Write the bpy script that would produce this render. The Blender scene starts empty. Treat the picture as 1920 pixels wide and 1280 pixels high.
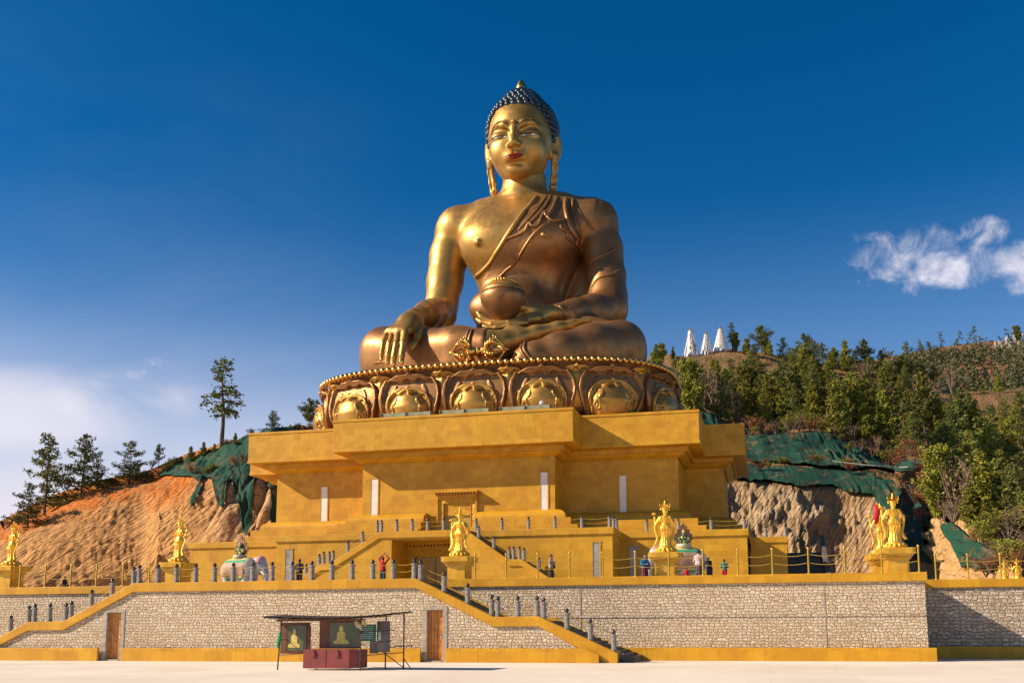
import bpy, math, random
import numpy as np
from mathutils import Vector, Matrix
from mathutils.bvhtree import BVHTree
R_ = math.radians
random.seed(7)
scene = bpy.context.scene
COL = scene.collection

# ------------------------------------------------------------------ camera, sky, sun, exposure
PP = np.array([1000., 915.])                      # principal point in the 1920x1280 photograph
VD = np.array([1440., 1171.]); VX = np.array([-7000., 1206.])   # vanishing points of depth and width
FP = float(np.sqrt(-np.dot(VD-PP, VX-PP)))
_y = np.array([*(VD-PP), FP]); _y /= np.linalg.norm(_y)
_x = -np.array([*(VX-PP), FP]); _x /= np.linalg.norm(_x)
_z = np.cross(_x, _y)
RC = np.array([_x, _y, _z]).T
CAM = np.array([0., -50., 1.85])
cd = bpy.data.cameras.new('camera'); cam = bpy.data.objects.new('camera', cd); COL.objects.link(cam)
rt, dn, fw = RC[0], RC[1], RC[2]
cam.matrix_world = Matrix(((rt[0], -dn[0], -fw[0], CAM[0]), (rt[1], -dn[1], -fw[1], CAM[1]), (rt[2], -dn[2], -fw[2], CAM[2]), (0, 0, 0, 1)))
cd.sensor_width = 36; cd.lens = FP/1920*36
cd.shift_x = (960-PP[0])/1920; cd.shift_y = (PP[1]-640)/1920
cd.clip_end = 6000; cd.clip_start = .5
scene.camera = cam
SUN = Vector((-2.6, -1.0, 1.62)).normalized()
sd = bpy.data.lights.new('sun', 'SUN'); sd.energy = 5.0; sd.angle = R_(.5); sd.color = (1, .83, .62)
so = bpy.data.objects.new('sun', sd); COL.objects.link(so)
so.rotation_euler = SUN.to_track_quat('Z', 'Y').to_euler()
scene.view_settings.view_transform = 'Standard'; scene.view_settings.look = 'None'
scene.view_settings.exposure = 0.7; scene.view_settings.gamma = 1
scene.render.resolution_x = 1024; scene.render.resolution_y = 682

def ray(x, y): return RC.T @ np.array([(x-PP[0])/FP, (y-PP[1])/FP, 1.])
def W(x, y, Y):                                    # the point seen at photo position (x, y) that stands at depth Y
    d = ray(x, y); return CAM + d*(Y-CAM[1])/d[1]
def WZ(x, y, Z):
    d = ray(x, y); return CAM + d*(Z-CAM[2])/d[2]
def scl(x, y, Y):                                  # photo pixels per metre there
    return FP/float((RC @ (W(x, y, Y)-CAM))[2])

class NT:                                          # small node-tree helper
    def __init__(s, nt): s.nt = nt; nt.nodes.clear()
    def n(s, t, **k):
        o = s.nt.nodes.new(t)
        for a, b in k.items():
            if a.startswith('i_'):
                key = a[2:]; key = int(key) if key.isdigit() else key.replace('_', ' ')
                s.set(o.inputs[key], b)
            else: setattr(o, a, b)
        return o
    def set(s, inp, v):
        if hasattr(v, 'is_output') or isinstance(v, bpy.types.NodeSocket): s.nt.links.new(v, inp)
        else: inp.default_value = v
    def math(s, op, a, b=None, c=None, clamp=False):
        o = s.nt.nodes.new('ShaderNodeMath'); o.operation = op; o.use_clamp = clamp
        s.set(o.inputs[0], a)
        if b is not None: s.set(o.inputs[1], b)
        if c is not None: s.set(o.inputs[2], c)
        return o.outputs[0]
    def mix(s, f, a, b, mode='MIX'):
        o = s.nt.nodes.new('ShaderNodeMix'); o.data_type = 'RGBA'; o.blend_type = mode
        s.set(o.inputs[0], f); s.set(o.inputs[6], a); s.set(o.inputs[7], b)
        return o.outputs[2]
    def ramp(s, f, stops, interp='LINEAR'):
        o = s.nt.nodes.new('ShaderNodeValToRGB'); e = o.color_ramp.elements; o.color_ramp.interpolation = interp
        while len(e) < len(stops): e.new(.5)
        for q, (p, c) in zip(e, stops): q.position = p; q.color = c if len(c) == 4 else (*c, 1)
        s.set(o.inputs[0], f); return o.outputs[0]
    def noise(s, vec, scale, detail=4, rough=.55, dist=0, out=0):
        o = s.nt.nodes.new('ShaderNodeTexNoise'); s.set(o.inputs['Vector'], vec); o.inputs['Scale'].default_value = scale
        o.inputs['Detail'].default_value = detail; o.inputs['Roughness'].default_value = rough; o.inputs['Distortion'].default_value = dist
        return o.outputs[out]
    def mapr(s, v, a, b, c=0., d=1., smooth=True):
        o = s.nt.nodes.new('ShaderNodeMapRange'); o.interpolation_type = 'SMOOTHSTEP' if smooth else 'LINEAR'
        for i, q in enumerate((v, a, b, c, d)): s.set(o.inputs[i], q)
        return o.outputs[0]

wd = bpy.data.worlds.new('World'); scene.world = wd; wd.use_nodes = True
t = NT(wd.node_tree)
sky = t.n('ShaderNodeTexSky', sky_type='NISHITA'); sky.sun_disc = False
sky.sun_elevation = math.asin(SUN.z); sky.sun_rotation = math.atan2(SUN.x, SUN.y); sky.altitude = 2300; sky.air_density = .9; sky.dust_density = .3; sky.ozone_density = 3.5
tc = t.n('ShaderNodeTexCoord').outputs['Generated']
hs = t.n('ShaderNodeHueSaturation'); hs.inputs['Hue'].default_value = .497; hs.inputs['Saturation'].default_value = 1.33; hs.inputs['Value'].default_value = .93; t.set(hs.inputs['Color'], sky.outputs[0])
base = hs.outputs[0]
def dirn(x, y): d = ray(x, y); return Vector(d/np.linalg.norm(d))
def ddot(v):
    o = t.n('ShaderNodeVectorMath', operation='DOT_PRODUCT'); t.set(o.inputs[0], tc); o.inputs[1].default_value = v; return o.outputs['Value']
def cloud_box(cx, cy, wx, wy):                      # soft elliptical patch of sky, 1 in its middle
    c = dirn(cx, cy); r = (dirn(cx+20, cy)-dirn(cx-20, cy)).normalized(); u = c.cross(r).normalized()
    if u.z < 0: u = -u
    k = 1/FP
    a = t.math('DIVIDE', ddot(r), wx*k); a0 = t.math('SUBTRACT', a, c.dot(r)/(wx*k))
    b = t.math('DIVIDE', ddot(u), wy*k); b0 = t.math('SUBTRACT', b, c.dot(u)/(wy*k))
    d2 = t.math('ADD', t.math('MULTIPLY', a0, a0), t.math('MULTIPLY', b0, b0))
    front = t.math('GREATER_THAN', ddot(c), 0.)
    return t.math('MULTIPLY', t.mapr(d2, 1.0, 0.0), front)
mp = t.n('ShaderNodeMapping'); t.set(mp.inputs[0], tc); mp.inputs['Scale'].default_value = (1, 1, 2.4)
wisp = t.noise(mp.outputs[0], 5.0, 6, .5, .25)
puff = t.noise(tc, 30, 7, .62, .35)
soft = t.noise(mp.outputs[0], 2.2, 3, .5, .2)
# pale veil low in the left of the sky
az = ddot(Vector((-.75, .66, 0)).normalized())
sepz = t.n('ShaderNodeSeparateXYZ'); t.set(sepz.inputs[0], tc); el = sepz.outputs[2]
veil = t.math('MULTIPLY', t.mapr(el, .31, .03), t.mapr(az, .6, 1.0))
veil = t.math('MULTIPLY', veil, t.mapr(soft, .2, .6, .75, 1.15))
band = t.math('ADD', t.math('MULTIPLY', cloud_box(10, 765, 330, 85), t.mapr(wisp, .36, .6)),
       t.math('MULTIPLY', cloud_box(255, 740, 150, 60), t.mapr(wisp, .36, .6, 0, .8)))
low = t.math('MULTIPLY', t.mapr(el, .42, .0), .5)
cu = t.math('MAXIMUM', cloud_box(1735, 485, 200, 95), t.math('MAXIMUM', cloud_box(1840, 435, 75, 45), cloud_box(1925, 495, 100, 70)))
cum = t.mapr(t.math('ADD', t.math('MULTIPLY', cu, .5), puff), .80, 1.26)
sm = t.math('MULTIPLY', t.math('MAXIMUM', cloud_box(292, 678, 26, 10), cloud_box(262, 700, 30, 12)), t.mapr(puff, .42, .9))
c1 = t.mix(t.math('MULTIPLY', low, 1, clamp=True), base, (4.6, 5.6, 7.4, 1))
thin = t.math('MULTIPLY', t.mapr(t.noise(mp.outputs[0], 1.6, 6, .55, .6), .42, .75), t.math('MULTIPLY', t.mapr(az, .75, 1.0), t.mapr(el, .62, .25)))
c1 = t.mix(t.math('MULTIPLY', thin, .16, clamp=True), c1, (6.5, 6.6, 7.4, 1))
c1 = t.mix(t.math('MULTIPLY', veil, .95, clamp=True), c1, (6.9, 6.35, 6.7, 1))
c1 = t.mix(t.math('MULTIPLY', band, .4, clamp=True), c1, (9.2, 8.1, 8.0, 1))
c1 = t.mix(t.math('MULTIPLY', t.math('MAXIMUM', cum, sm), .72, clamp=True), c1, (10, 9, 9, 1))
bg = t.n('ShaderNodeBackground'); t.set(bg.inputs[0], c1); bg.inputs[1].default_value = .08
wo = t.n('ShaderNodeOutputWorld'); t.set(wo.inputs[0], bg.outputs[0])

# ------------------------------------------------------------------ object helpers
def tag(o, label=None, cat=None, group=None, kind=None):
    if label: o['label'] = label
    if cat: o['category'] = cat
    if group: o['group'] = group
    if kind: o['kind'] = kind
    return o
def link(o, parent=None):
    COL.objects.link(o)
    if parent is not None: o.parent = parent
    return o
def empty(name, label, cat, loc=(0, 0, 0), rz=0, group=None, kind=None):
    o = bpy.data.objects.new(name, None); o.empty_display_size = .3
    COL.objects.link(o); o.location = loc; o.rotation_euler = (0, 0, rz)
    return tag(o, label, cat, group, kind)
def mesh_np(name, V, F, mat, parent=None, smooth=False, quads=True):
    me = bpy.data.meshes.new(name)
    V = np.asarray(V, dtype=np.float32).reshape(-1, 3)
    F = np.asarray(F, dtype=np.int32); n = F.shape[1]
    me.vertices.add(len(V)); me.vertices.foreach_set('co', V.ravel())
    me.loops.add(F.size); me.loops.foreach_set('vertex_index', F.ravel())
    me.polygons.add(len(F)); me.polygons.foreach_set('loop_start', np.arange(0, F.size, n, dtype=np.int32))
    me.polygons.foreach_set('loop_total', np.full(len(F), n, dtype=np.int32))
    me.update(calc_edges=True)
    if smooth: me.polygons.foreach_set('use_smooth', np.ones(len(F), dtype=bool))
    me.validate()
    me.materials.append(mat)
    return link(bpy.data.objects.new(name, me), parent)
class MB:                                          # collects faces, builds one mesh object
    def __init__(s): s.v = []; s.f = []; s.sm = []
    def add(s, vs, fs, smooth=False):
        b = len(s.v); s.v += [tuple(map(float, q)) for q in vs]
        for f in fs: s.f.append(tuple(b+i for i in f)); s.sm.append(smooth)
        return s
    def box(s, x0, x1, y0, y1, z0, z1):
        return s.add([(x0, y0, z0), (x1, y0, z0), (x1, y1, z0), (x0, y1, z0), (x0, y0, z1), (x1, y0, z1), (x1, y1, z1), (x0, y1, z1)],
                     [(0, 3, 2, 1), (4, 5, 6, 7), (0, 1, 5, 4), (1, 2, 6, 5), (2, 3, 7, 6), (3, 0, 4, 7)])
    def prism(s, pts, a0, a1, axis='y'):            # polygon in xz (axis y) or xy (axis z) or yz (axis x), extruded
        n = len(pts)
        def mk(p, a): return {'y': (p[0], a, p[1]), 'z': (p[0], p[1], a), 'x': (a, p[0], p[1])}[axis]
        vs = [mk(p, a0) for p in pts]+[mk(p, a1) for p in pts]
        fs = [tuple(range(n)), tuple(range(2*n-1, n-1, -1))]+[(i, i+n, (i+1) % n+n, (i+1) % n) for i in range(n)]
        return s.add(vs, fs)
    def rings(s, rings, smooth=True, cap=True, closed=True):   # loft through rings of equal length
        n = len(rings[0]); vs = [p for r in rings for p in r]; fs = []
        for k in range(len(rings)-1):
            for i in range(n if closed else n-1):
                j = (i+1) % n; fs.append((k*n+i, k*n+j, (k+1)*n+j, (k+1)*n+i))
        b = len(s.v); s.add(vs, fs, smooth)
        if cap and closed:
            s.f.append(tuple(b+i for i in range(n-1, -1, -1))); s.sm.append(False)
            s.f.append(tuple(b+(len(rings)-1)*n+i for i in range(n))); s.sm.append(False)
        return s
    def lathe(s, prof, c=(0, 0, 0), n=16, smooth=True, sx=1, sy=1):
        return s.rings([[(c[0]+r*sx*math.cos(2*math.pi*i/n), c[1]+r*sy*math.sin(2*math.pi*i/n), c[2]+z) for i in range(n)] for r, z in prof], smooth)
    def tube(s, pts, rad, n=6, smooth=True):
        pts = [Vector(p) for p in pts]; m = len(pts)
        if not hasattr(rad, '__len__'): rad = [rad]*m
        rings = []; up = Vector((0, 0, 1)); prev = None
        for i, p in enumerate(pts):
            d = (pts[min(i+1, m-1)]-pts[max(i-1, 0)]).normalized()
            if prev is None:
                a = d.cross(up if abs(d.z) < .95 else Vector((1, 0, 0))).normalized()
            else:
                a = prev-d*prev.dot(d); a = a.normalized() if a.length > 1e-6 else d.orthogonal().normalized()
            prev = a; b = d.cross(a)
            rings.append([p+(a*math.cos(2*math.pi*k/n)+b*math.sin(2*math.pi*k/n))*rad[i] for k in range(n)])
        return s.rings(rings, smooth)
    def ball(s, c, r, n=10, m=7, sc=(1, 1, 1)):
        rings = []
        for k in range(m+1):
            th = math.pi*(k/m); rr = max(math.sin(th), .02)
            rings.append([(c[0]+r*sc[0]*rr*math.cos(2*math.pi*i/n), c[1]+r*sc[1]*rr*math.sin(2*math.pi*i/n), c[2]-r*sc[2]*math.cos(th)) for i in range(n)])
        return s.rings(rings, True)
    def build(s, name, mat, parent=None):
        me = bpy.data.meshes.new(name); me.from_pydata(s.v, [], s.f)
        me.polygons.foreach_set('use_smooth', s.sm); me.materials.append(mat); me.update()
        return link(bpy.data.objects.new(name, me), parent)
def bevel(o, w=.03, seg=2):
    m = o.modifiers.new('bevel', 'BEVEL'); m.width = w; m.segments = seg; m.limit_method = 'ANGLE'; m.angle_limit = R_(40)
    return o
def copy_tree(o, parent=None):
    c = o.copy(); COL.objects.link(c); c.parent = parent
    for ch in [q for q in list(o.children)]: copy_tree(ch, c)
    return c
ORD = ['first', 'second', 'third', 'fourth', 'fifth', 'sixth', 'seventh', 'eighth', 'ninth', 'tenth', 'eleventh', 'twelfth', 'thirteenth', 'fourteenth',
       'fifteenth', 'sixteenth', 'seventeenth', 'eighteenth', 'nineteenth', 'twentieth', 'twenty-first', 'twenty-second', 'twenty-third', 'twenty-fourth', 'twenty-fifth',
       'twenty-sixth', 'twenty-seventh', 'twenty-eighth', 'twenty-ninth', 'thirtieth']
ORD += [t_+'-'+o_ for t_ in ('thirty', 'forty', 'fifty') for o_ in ORD[:9]]

# ------------------------------------------------------------------ numpy noise and signed-distance modelling
def _h(ix, iy, iz, seed):
    n = (ix*374761393+iy*668265263+iz*2147483647+seed*974711) & 0xffffffff
    n = ((n ^ (n >> 13))*1274126177) & 0xffffffff
    return ((n ^ (n >> 16)) & 0xffff)/65535.0
def vnoise(x, y, z, seed=0):
    x, y, z = np.broadcast_arrays(x, y, z)
    ix, iy, iz = (np.floor(q).astype(np.int64) for q in (x, y, z)); fx, fy, fz = x-ix, y-iy, z-iz
    fx, fy, fz = (q*q*(3-2*q) for q in (fx, fy, fz)); r = 0
    for a in (0, 1):
        for b in (0, 1):
            for c in (0, 1):
                r = r+_h(ix+a, iy+b, iz+c, seed)*(fx if a else 1-fx)*(fy if b else 1-fy)*(fz if c else 1-fz)
    return r*2-1
def fbm(x, y, z, oct=4, seed=0, gain=.5):
    r = 0; a = 1.
    for o in range(oct): r = r+a*vnoise(x*2**o, y*2**o, z*2**o, seed+o); a *= gain
    return r
def smin(a, b, k):
    h = np.clip(.5+.5*(b-a)/k, 0, 1); return b*(1-h)+a*h-k*h*(1-h)
def smax(a, b, k): return -smin(-a, -b, k)
class SDF:
    def __init__(s, lo, hi, h):
        s.lo = np.array(lo, float); s.h = h; s.n = np.ceil((np.array(hi)-s.lo)/h).astype(int)+1
        s.ax = [(s.lo[i]+h*np.arange(s.n[i])).astype(np.float32) for i in range(3)]
        s.D = np.full(tuple(s.n), 1e3, np.float32)
    def P(s, sl=None):
        sl = sl or (slice(None),)*3
        return s.ax[0][sl[0]][:, None, None], s.ax[1][sl[1]][None, :, None], s.ax[2][sl[2]][None, None, :]
    def put(s, fn, lo, hi, k=.1, op='u'):
        pad = k+3*s.h; sl = []
        for i in range(3):
            a = int(np.floor((lo[i]-pad-s.lo[i])/s.h)); b = int(np.ceil((hi[i]+pad-s.lo[i])/s.h))+1
            a = max(a, 0); b = min(b, s.n[i])
            if b <= a: return s
            sl.append(slice(a, b))
        sl = tuple(sl); d = fn(*s.P(sl)); k = max(k, 1e-4)
        if op == 'u': s.D[sl] = smin(s.D[sl], d, k)
        else: s.D[sl] = smax(s.D[sl], -d, k)
        return s
    def cone(s, a, b, ra, rb=None, k=.1, op='u'):
        a = np.array(a, float); b = np.array(b, float); rb = ra if rb is None else rb; ab = b-a; L = max(ab@ab, 1e-9)
        def fn(x, y, z):
            tt = np.clip(((x-a[0])*ab[0]+(y-a[1])*ab[1]+(z-a[2])*ab[2])/L, 0, 1)
            return np.sqrt((x-a[0]-tt*ab[0])**2+(y-a[1]-tt*ab[1])**2+(z-a[2]-tt*ab[2])**2)-(ra+(rb-ra)*tt)
        m = max(ra, rb); return s.put(fn, np.minimum(a, b)-m, np.maximum(a, b)+m, k, op)
    def chain(s, pts, rs, k=.1, op='u'):
        for i in range(len(pts)-1): s.cone(pts[i], pts[i+1], rs[i], rs[i+1], k, op)
        return s
    def ell(s, c, r, rot=None, k=.1, op='u'):
        c = np.array(c, float); r = np.array(r, float); M = np.array(rot if rot is not None else np.eye(3), float)
        def fn(x, y, z):
            X, Y, Z = x-c[0], y-c[1], z-c[2]
            u = (M[0, 0]*X+M[1, 0]*Y+M[2, 0]*Z); v = (M[0, 1]*X+M[1, 1]*Y+M[2, 1]*Z); w = (M[0, 2]*X+M[1, 2]*Y+M[2, 2]*Z)
            k0 = np.sqrt((u/r[0])**2+(v/r[1])**2+(w/r[2])**2); k1 = np.sqrt((u/r[0]**2)**2+(v/r[1]**2)**2+(w/r[2]**2)**2)
            return np.where(k1 > 1e-6, k0*(k0-1)/np.maximum(k1, 1e-6), -r.min())
        m = np.abs(M)@r
        return s.put(fn, c-m, c+m, k, op)
    def loft(s, zs, cx, cy, a, b, k=.1, op='u', p=2.0):    # stacked ellipses, smooth in height
        zz = np.linspace(zs[0], zs[-1], 200); L = []
        for q in (cx, cy, a, b):
            q = np.interp(zz, zs, q); kk = np.exp(-np.linspace(-2, 2, 21)**2); kk /= kk.sum()
            L.append(np.convolve(np.pad(q, 10, mode='edge'), kk, 'valid'))
        def fn(x, y, z):
            X, Y, A, B = (np.interp(z.ravel(), zz, q).reshape(z.shape) for q in L)
            u = np.abs(x-X)/A; v = np.abs(y-Y)/B
            d = ((u**p+v**p)**(1/p)-1)*np.minimum(A, B)
            return smax(d, np.maximum(zs[0]-z, z-zs[-1])+0*d, .3*k+1e-3)
        m = max(max(a), max(b))
        return s.put(fn, (min(cx)-m, min(cy)-m, zs[0]), (max(cx)+m, max(cy)+m, zs[-1]), k, op)
    def mesh(s, name, mat, parent=None, relax=2, D=None, off=None):
        V, F = surfnets(s.D if D is None else D, s.lo, s.h, relax)
        if off is not None: V = V-np.array(off)
        return mesh_np(name, V, F, mat, parent, True)
def surfnets(D, lo, h, relax=2):
    I = D < 0; n = D.shape
    cnt = np.zeros((n[0]-1, n[1]-1, n[2]-1), np.uint8)
    for a in (0, 1):
        for b in (0, 1):
            for c in (0, 1): cnt += I[a:n[0]-1+a, b:n[1]-1+b, c:n[2]-1+c]
    act = (cnt > 0) & (cnt < 8); ci, cj, ck = np.nonzero(act); m = len(ci)
    idm = np.full(act.shape, -1, np.int32); idm[ci, cj, ck] = np.arange(m)
    acc = np.zeros((m, 3)); num = np.zeros(m)
    cor = [(a, b, c) for a in (0, 1) for b in (0, 1) for c in (0, 1)]
    val = {q: D[ci+q[0], cj+q[1], ck+q[2]].astype(float) for q in cor}
    for p in cor:
        for ax in range(3):
            if p[ax]: continue
            q = list(p); q[ax] = 1; q = tuple(q); va, vb = val[p], val[q]; cr = (va < 0) != (vb < 0)
            tt = np.where(cr, va/np.where(cr, va-vb, 1), 0)
            for e in range(3): acc[:, e] += np.where(cr, p[e]+(tt if e == ax else 0), 0)
            num += cr
    V = acc/num[:, None]+np.stack([ci, cj, ck], 1); V = V*h+np.array(lo)
    F = []
    for ax in range(3):
        o1, o2 = [(1, 2), (2, 0), (0, 1)][ax]
        sl0 = [slice(None)]*3; sl1 = [slice(None)]*3; sl0[ax] = slice(0, -1); sl1[ax] = slice(1, None)
        A, B = I[tuple(sl0)], I[tuple(sl1)]; e = np.argwhere(A != B)
        ok = (e[:, o1] > 0) & (e[:, o2] > 0) & (e[:, o1] < n[o1]-1) & (e[:, o2] < n[o2]-1); e = e[ok]
        def cell(d1, d2):
            q = e.copy(); q[:, o1] -= d1; q[:, o2] -= d2; return idm[q[:, 0], q[:, 1], q[:, 2]]
        f = np.stack([cell(1, 1), cell(0, 1), cell(0, 0), cell(1, 0)], 1)
        ins = A[e[:, 0], e[:, 1], e[:, 2]]; f[~ins] = f[~ins][:, ::-1]; F.append(f)
    F = np.concatenate(F); F = F[(F >= 0).all(1)]
    for _ in range(relax):
        S = np.zeros_like(V); c = np.zeros(len(V))
        for a, b in ((0, 1), (1, 2), (2, 3), (3, 0)):
            np.add.at(S, F[:, a], V[F[:, b]]); np.add.at(S, F[:, b], V[F[:, a]]); np.add.at(c, F[:, a], 1); np.add.at(c, F[:, b], 1)
        V = V*.5+.5*S/np.maximum(c, 1)[:, None]
    return V, F
def rotm(ax, ang):
    return np.array(Matrix.Rotation(ang, 3, ax))

# ------------------------------------------------------------------ materials
MATS = {}
def newmat(name):
    m = bpy.data.materials.new(name); m.use_nodes = True; MATS[name] = m
    t = NT(m.node_tree); b = t.n('ShaderNodeBsdfPrincipled'); o = t.n('ShaderNodeOutputMaterial'); t.set(o.inputs[0], b.outputs[0])
    return m, t, b
def mat(name, c1, c2=None, scale=2., rough=.6, metal=0., bump=0., bscale=20., spec=None, det=5, obj=True, dist=.02):
    m, t, b = newmat(name); c2 = c2 or tuple(q*.75 for q in c1)
    tx = t.n('ShaderNodeTexCoord').outputs['Object']
    n1 = t.noise(tx, scale, det)
    t.set(b.inputs['Base Color'], t.mix(t.mapr(n1, .35, .65), (*c1, 1), (*c2, 1)))
    t.set(b.inputs['Roughness'], t.mapr(t.noise(tx, scale*2.3, 3), .3, .7, max(rough-.08, .03), min(rough+.08, 1)))
    b.inputs['Metallic'].default_value = metal
    if spec is not None: b.inputs['Specular IOR Level'].default_value = spec
    if bump:
        bp = t.n('ShaderNodeBump'); bp.inputs['Strength'].default_value = bump; bp.inputs['Distance'].default_value = dist
        t.set(bp.inputs['Height'], t.noise(tx, bscale, 5)); t.set(b.inputs['Normal'], bp.outputs[0])
    return m
def metal_sheet(name, c1, c2, rough, seam=1.0, dirt=.35, met=.72):     # beaten sheet metal with faint panel seams and grime
    m, t, b = newmat(name); tx = t.n('ShaderNodeTexCoord').outputs['Object']
    n1 = t.noise(tx, .35, 5, .6, .3); n2 = t.noise(tx, 1.4, 5, .6); n3 = t.noise(tx, 4., 3)
    col = t.mix(t.mapr(n1, .3, .7), (*c1, 1), (*c2, 1))
    gr = t.mapr(n2, .45, .8, 0, dirt)
    col = t.mix(gr, col, (c2[0]*.45, c2[1]*.42, c2[2]*.4, 1))
    sp = t.n('ShaderNodeSeparateXYZ'); t.set(sp.inputs[0], tx); cb = t.n('ShaderNodeCombineXYZ')
    t.set(cb.inputs[0], t.math('ADD', sp.outputs[0], t.math('MULTIPLY', sp.outputs[1], .35))); t.set(cb.inputs[1], sp.outputs[2])
    br = t.n('ShaderNodeTexBrick'); t.set(br.inputs['Vector'], cb.outputs[0]); br.inputs['Scale'].default_value = .8; br.inputs['Mortar Size'].default_value = .006
    br.inputs['Mortar Smooth'].default_value = .6; br.inputs['Brick Width'].default_value = 1.1; br.inputs['Row Height'].default_value = .9
    br.inputs['Color1'].default_value = (.3, .3, .3, 1); br.inputs['Color2'].default_value = (.7, .7, .7, 1); br.inputs['Mortar'].default_value = (0, 0, 0, 1)
    bv = t.n('ShaderNodeSeparateColor'); t.set(bv.inputs[0], br.outputs[0])
    col = t.mix(.13*seam, col, t.mix(1., col, br.outputs[0], 'MULTIPLY'))
    t.set(b.inputs['Base Color'], col); b.inputs['Metallic'].default_value = met
    t.set(b.inputs['Roughness'], t.mapr(t.math('ADD', n2, t.math('MULTIPLY', gr, .5)), .3, .8, rough-.06, rough+.12))
    bp = t.n('ShaderNodeBump'); bp.inputs['Strength'].default_value = .16; bp.inputs['Distance'].default_value = .08
    hgt = t.math('ADD', t.math('MULTIPLY', n3, .55), t.math('ADD', t.math('MULTIPLY', n2, .7), t.math('MULTIPLY', bv.outputs[0], .1*seam)))
    t.set(bp.inputs['Height'], hgt); t.set(b.inputs['Normal'], bp.outputs[0])
    return m
GOLD = metal_sheet('gilded_sheet', (.55, .315, .085), (.38, .21, .05), .42, .8, .25)
COPPER = metal_sheet('copper_bronze_sheet', (.37, .185, .068), (.26, .122, .043), .46, 1., .35)
HAIRM = mat('blue_black_paint', (.006, .020, .034), (.010, .030, .048), 1, .38)
GOLDS = mat('bright_polished_gold', (.95, .56, .07), (.82, .42, .04), 3, .36, .55, .15, 9)
LGOLD = metal_sheet('aged_gilded_petals', (.58, .32, .075), (.38, .195, .04), .40, .8, .5)
BEADG = mat('gilded_beads', (.85, .5, .13), (.6, .32, .08), .8, .3, 1., .1, 6)
DARK = mat('black_paint', (.015, .013, .012), None, 3, .5)
def painted(name, c1, c2, stain=1.):             # weathered gold-yellow wall paint over rendered blocks
    m, t, b = newmat(name); tx = t.n('ShaderNodeTexCoord').outputs['Object']
    sp = t.n('ShaderNodeSeparateXYZ'); t.set(sp.inputs[0], tx)
    cb = t.n('ShaderNodeCombineXYZ'); t.set(cb.inputs[0], t.math('ADD', sp.outputs[0], sp.outputs[1])); t.set(cb.inputs[1], sp.outputs[2])
    br = t.n('ShaderNodeTexBrick'); t.set(br.inputs['Vector'], cb.outputs[0]); br.inputs['Scale'].default_value = 1
    br.inputs['Mortar Size'].default_value = .008; br.inputs['Brick Width'].default_value = .8; br.inputs['Row Height'].default_value = .55
    br.inputs['Color1'].default_value = (1, 1, 1, 1); br.inputs['Color2'].default_value = (.74, .70, .60, 1); br.inputs['Mortar'].default_value = (.78, .75, .66, 1)
    br.inputs['Mortar Smooth'].default_value = .5
    n1 = t.noise(tx, .5, 6, .65, .2); n2 = t.noise(tx, 2.6, 6, .65)
    ms = t.n('ShaderNodeMapping'); t.set(ms.inputs[0], tx); ms.inputs['Scale'].default_value = (2.2, 2.2, .22)
    st = t.noise(ms.outputs[0], 1.6, 5, .7)
    col = t.mix(t.mapr(n1, .3, .7), (*c1, 1), (*c2, 1))
    col = t.mix(.75, col, t.mix(1., col, br.outputs[0], 'MULTIPLY'))
    col = t.mix(t.mapr(n2, .45, .75, 0, .3), col, (c2[0]*.62, c2[1]*.55, c2[2]*.6, 1))
    col = t.mix(t.mapr(st, .55, .75, 0, .45*stain), col, (c2[0]*.5, c2[1]*.42, c2[2]*.8, 1))
    col = t.mix(t.mapr(st, .35, .2, 0, .22*stain), col, (.75, .6, .25, 1))
    t.set(b.inputs['Base Color'], col); t.set(b.inputs['Roughness'], t.mapr(n2, .3, .7, .42, .6)); b.inputs['Specular IOR Level'].default_value = .35
    bp = t.n('ShaderNodeBump'); bp.inputs['Strength'].default_value = .25; bp.inputs['Distance'].default_value = .02
    t.set(bp.inputs['Height'], t.noise(tx, 9, 5)); t.set(b.inputs['Normal'], bp.outputs[0])
    return m
YEL = painted('yellow_wall_paint', (.64, .345, .020), (.54, .27, .012))
YELC = painted('yellow_coping_paint', (.67, .355, .016), (.57, .275, .011), 1.4)
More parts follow.
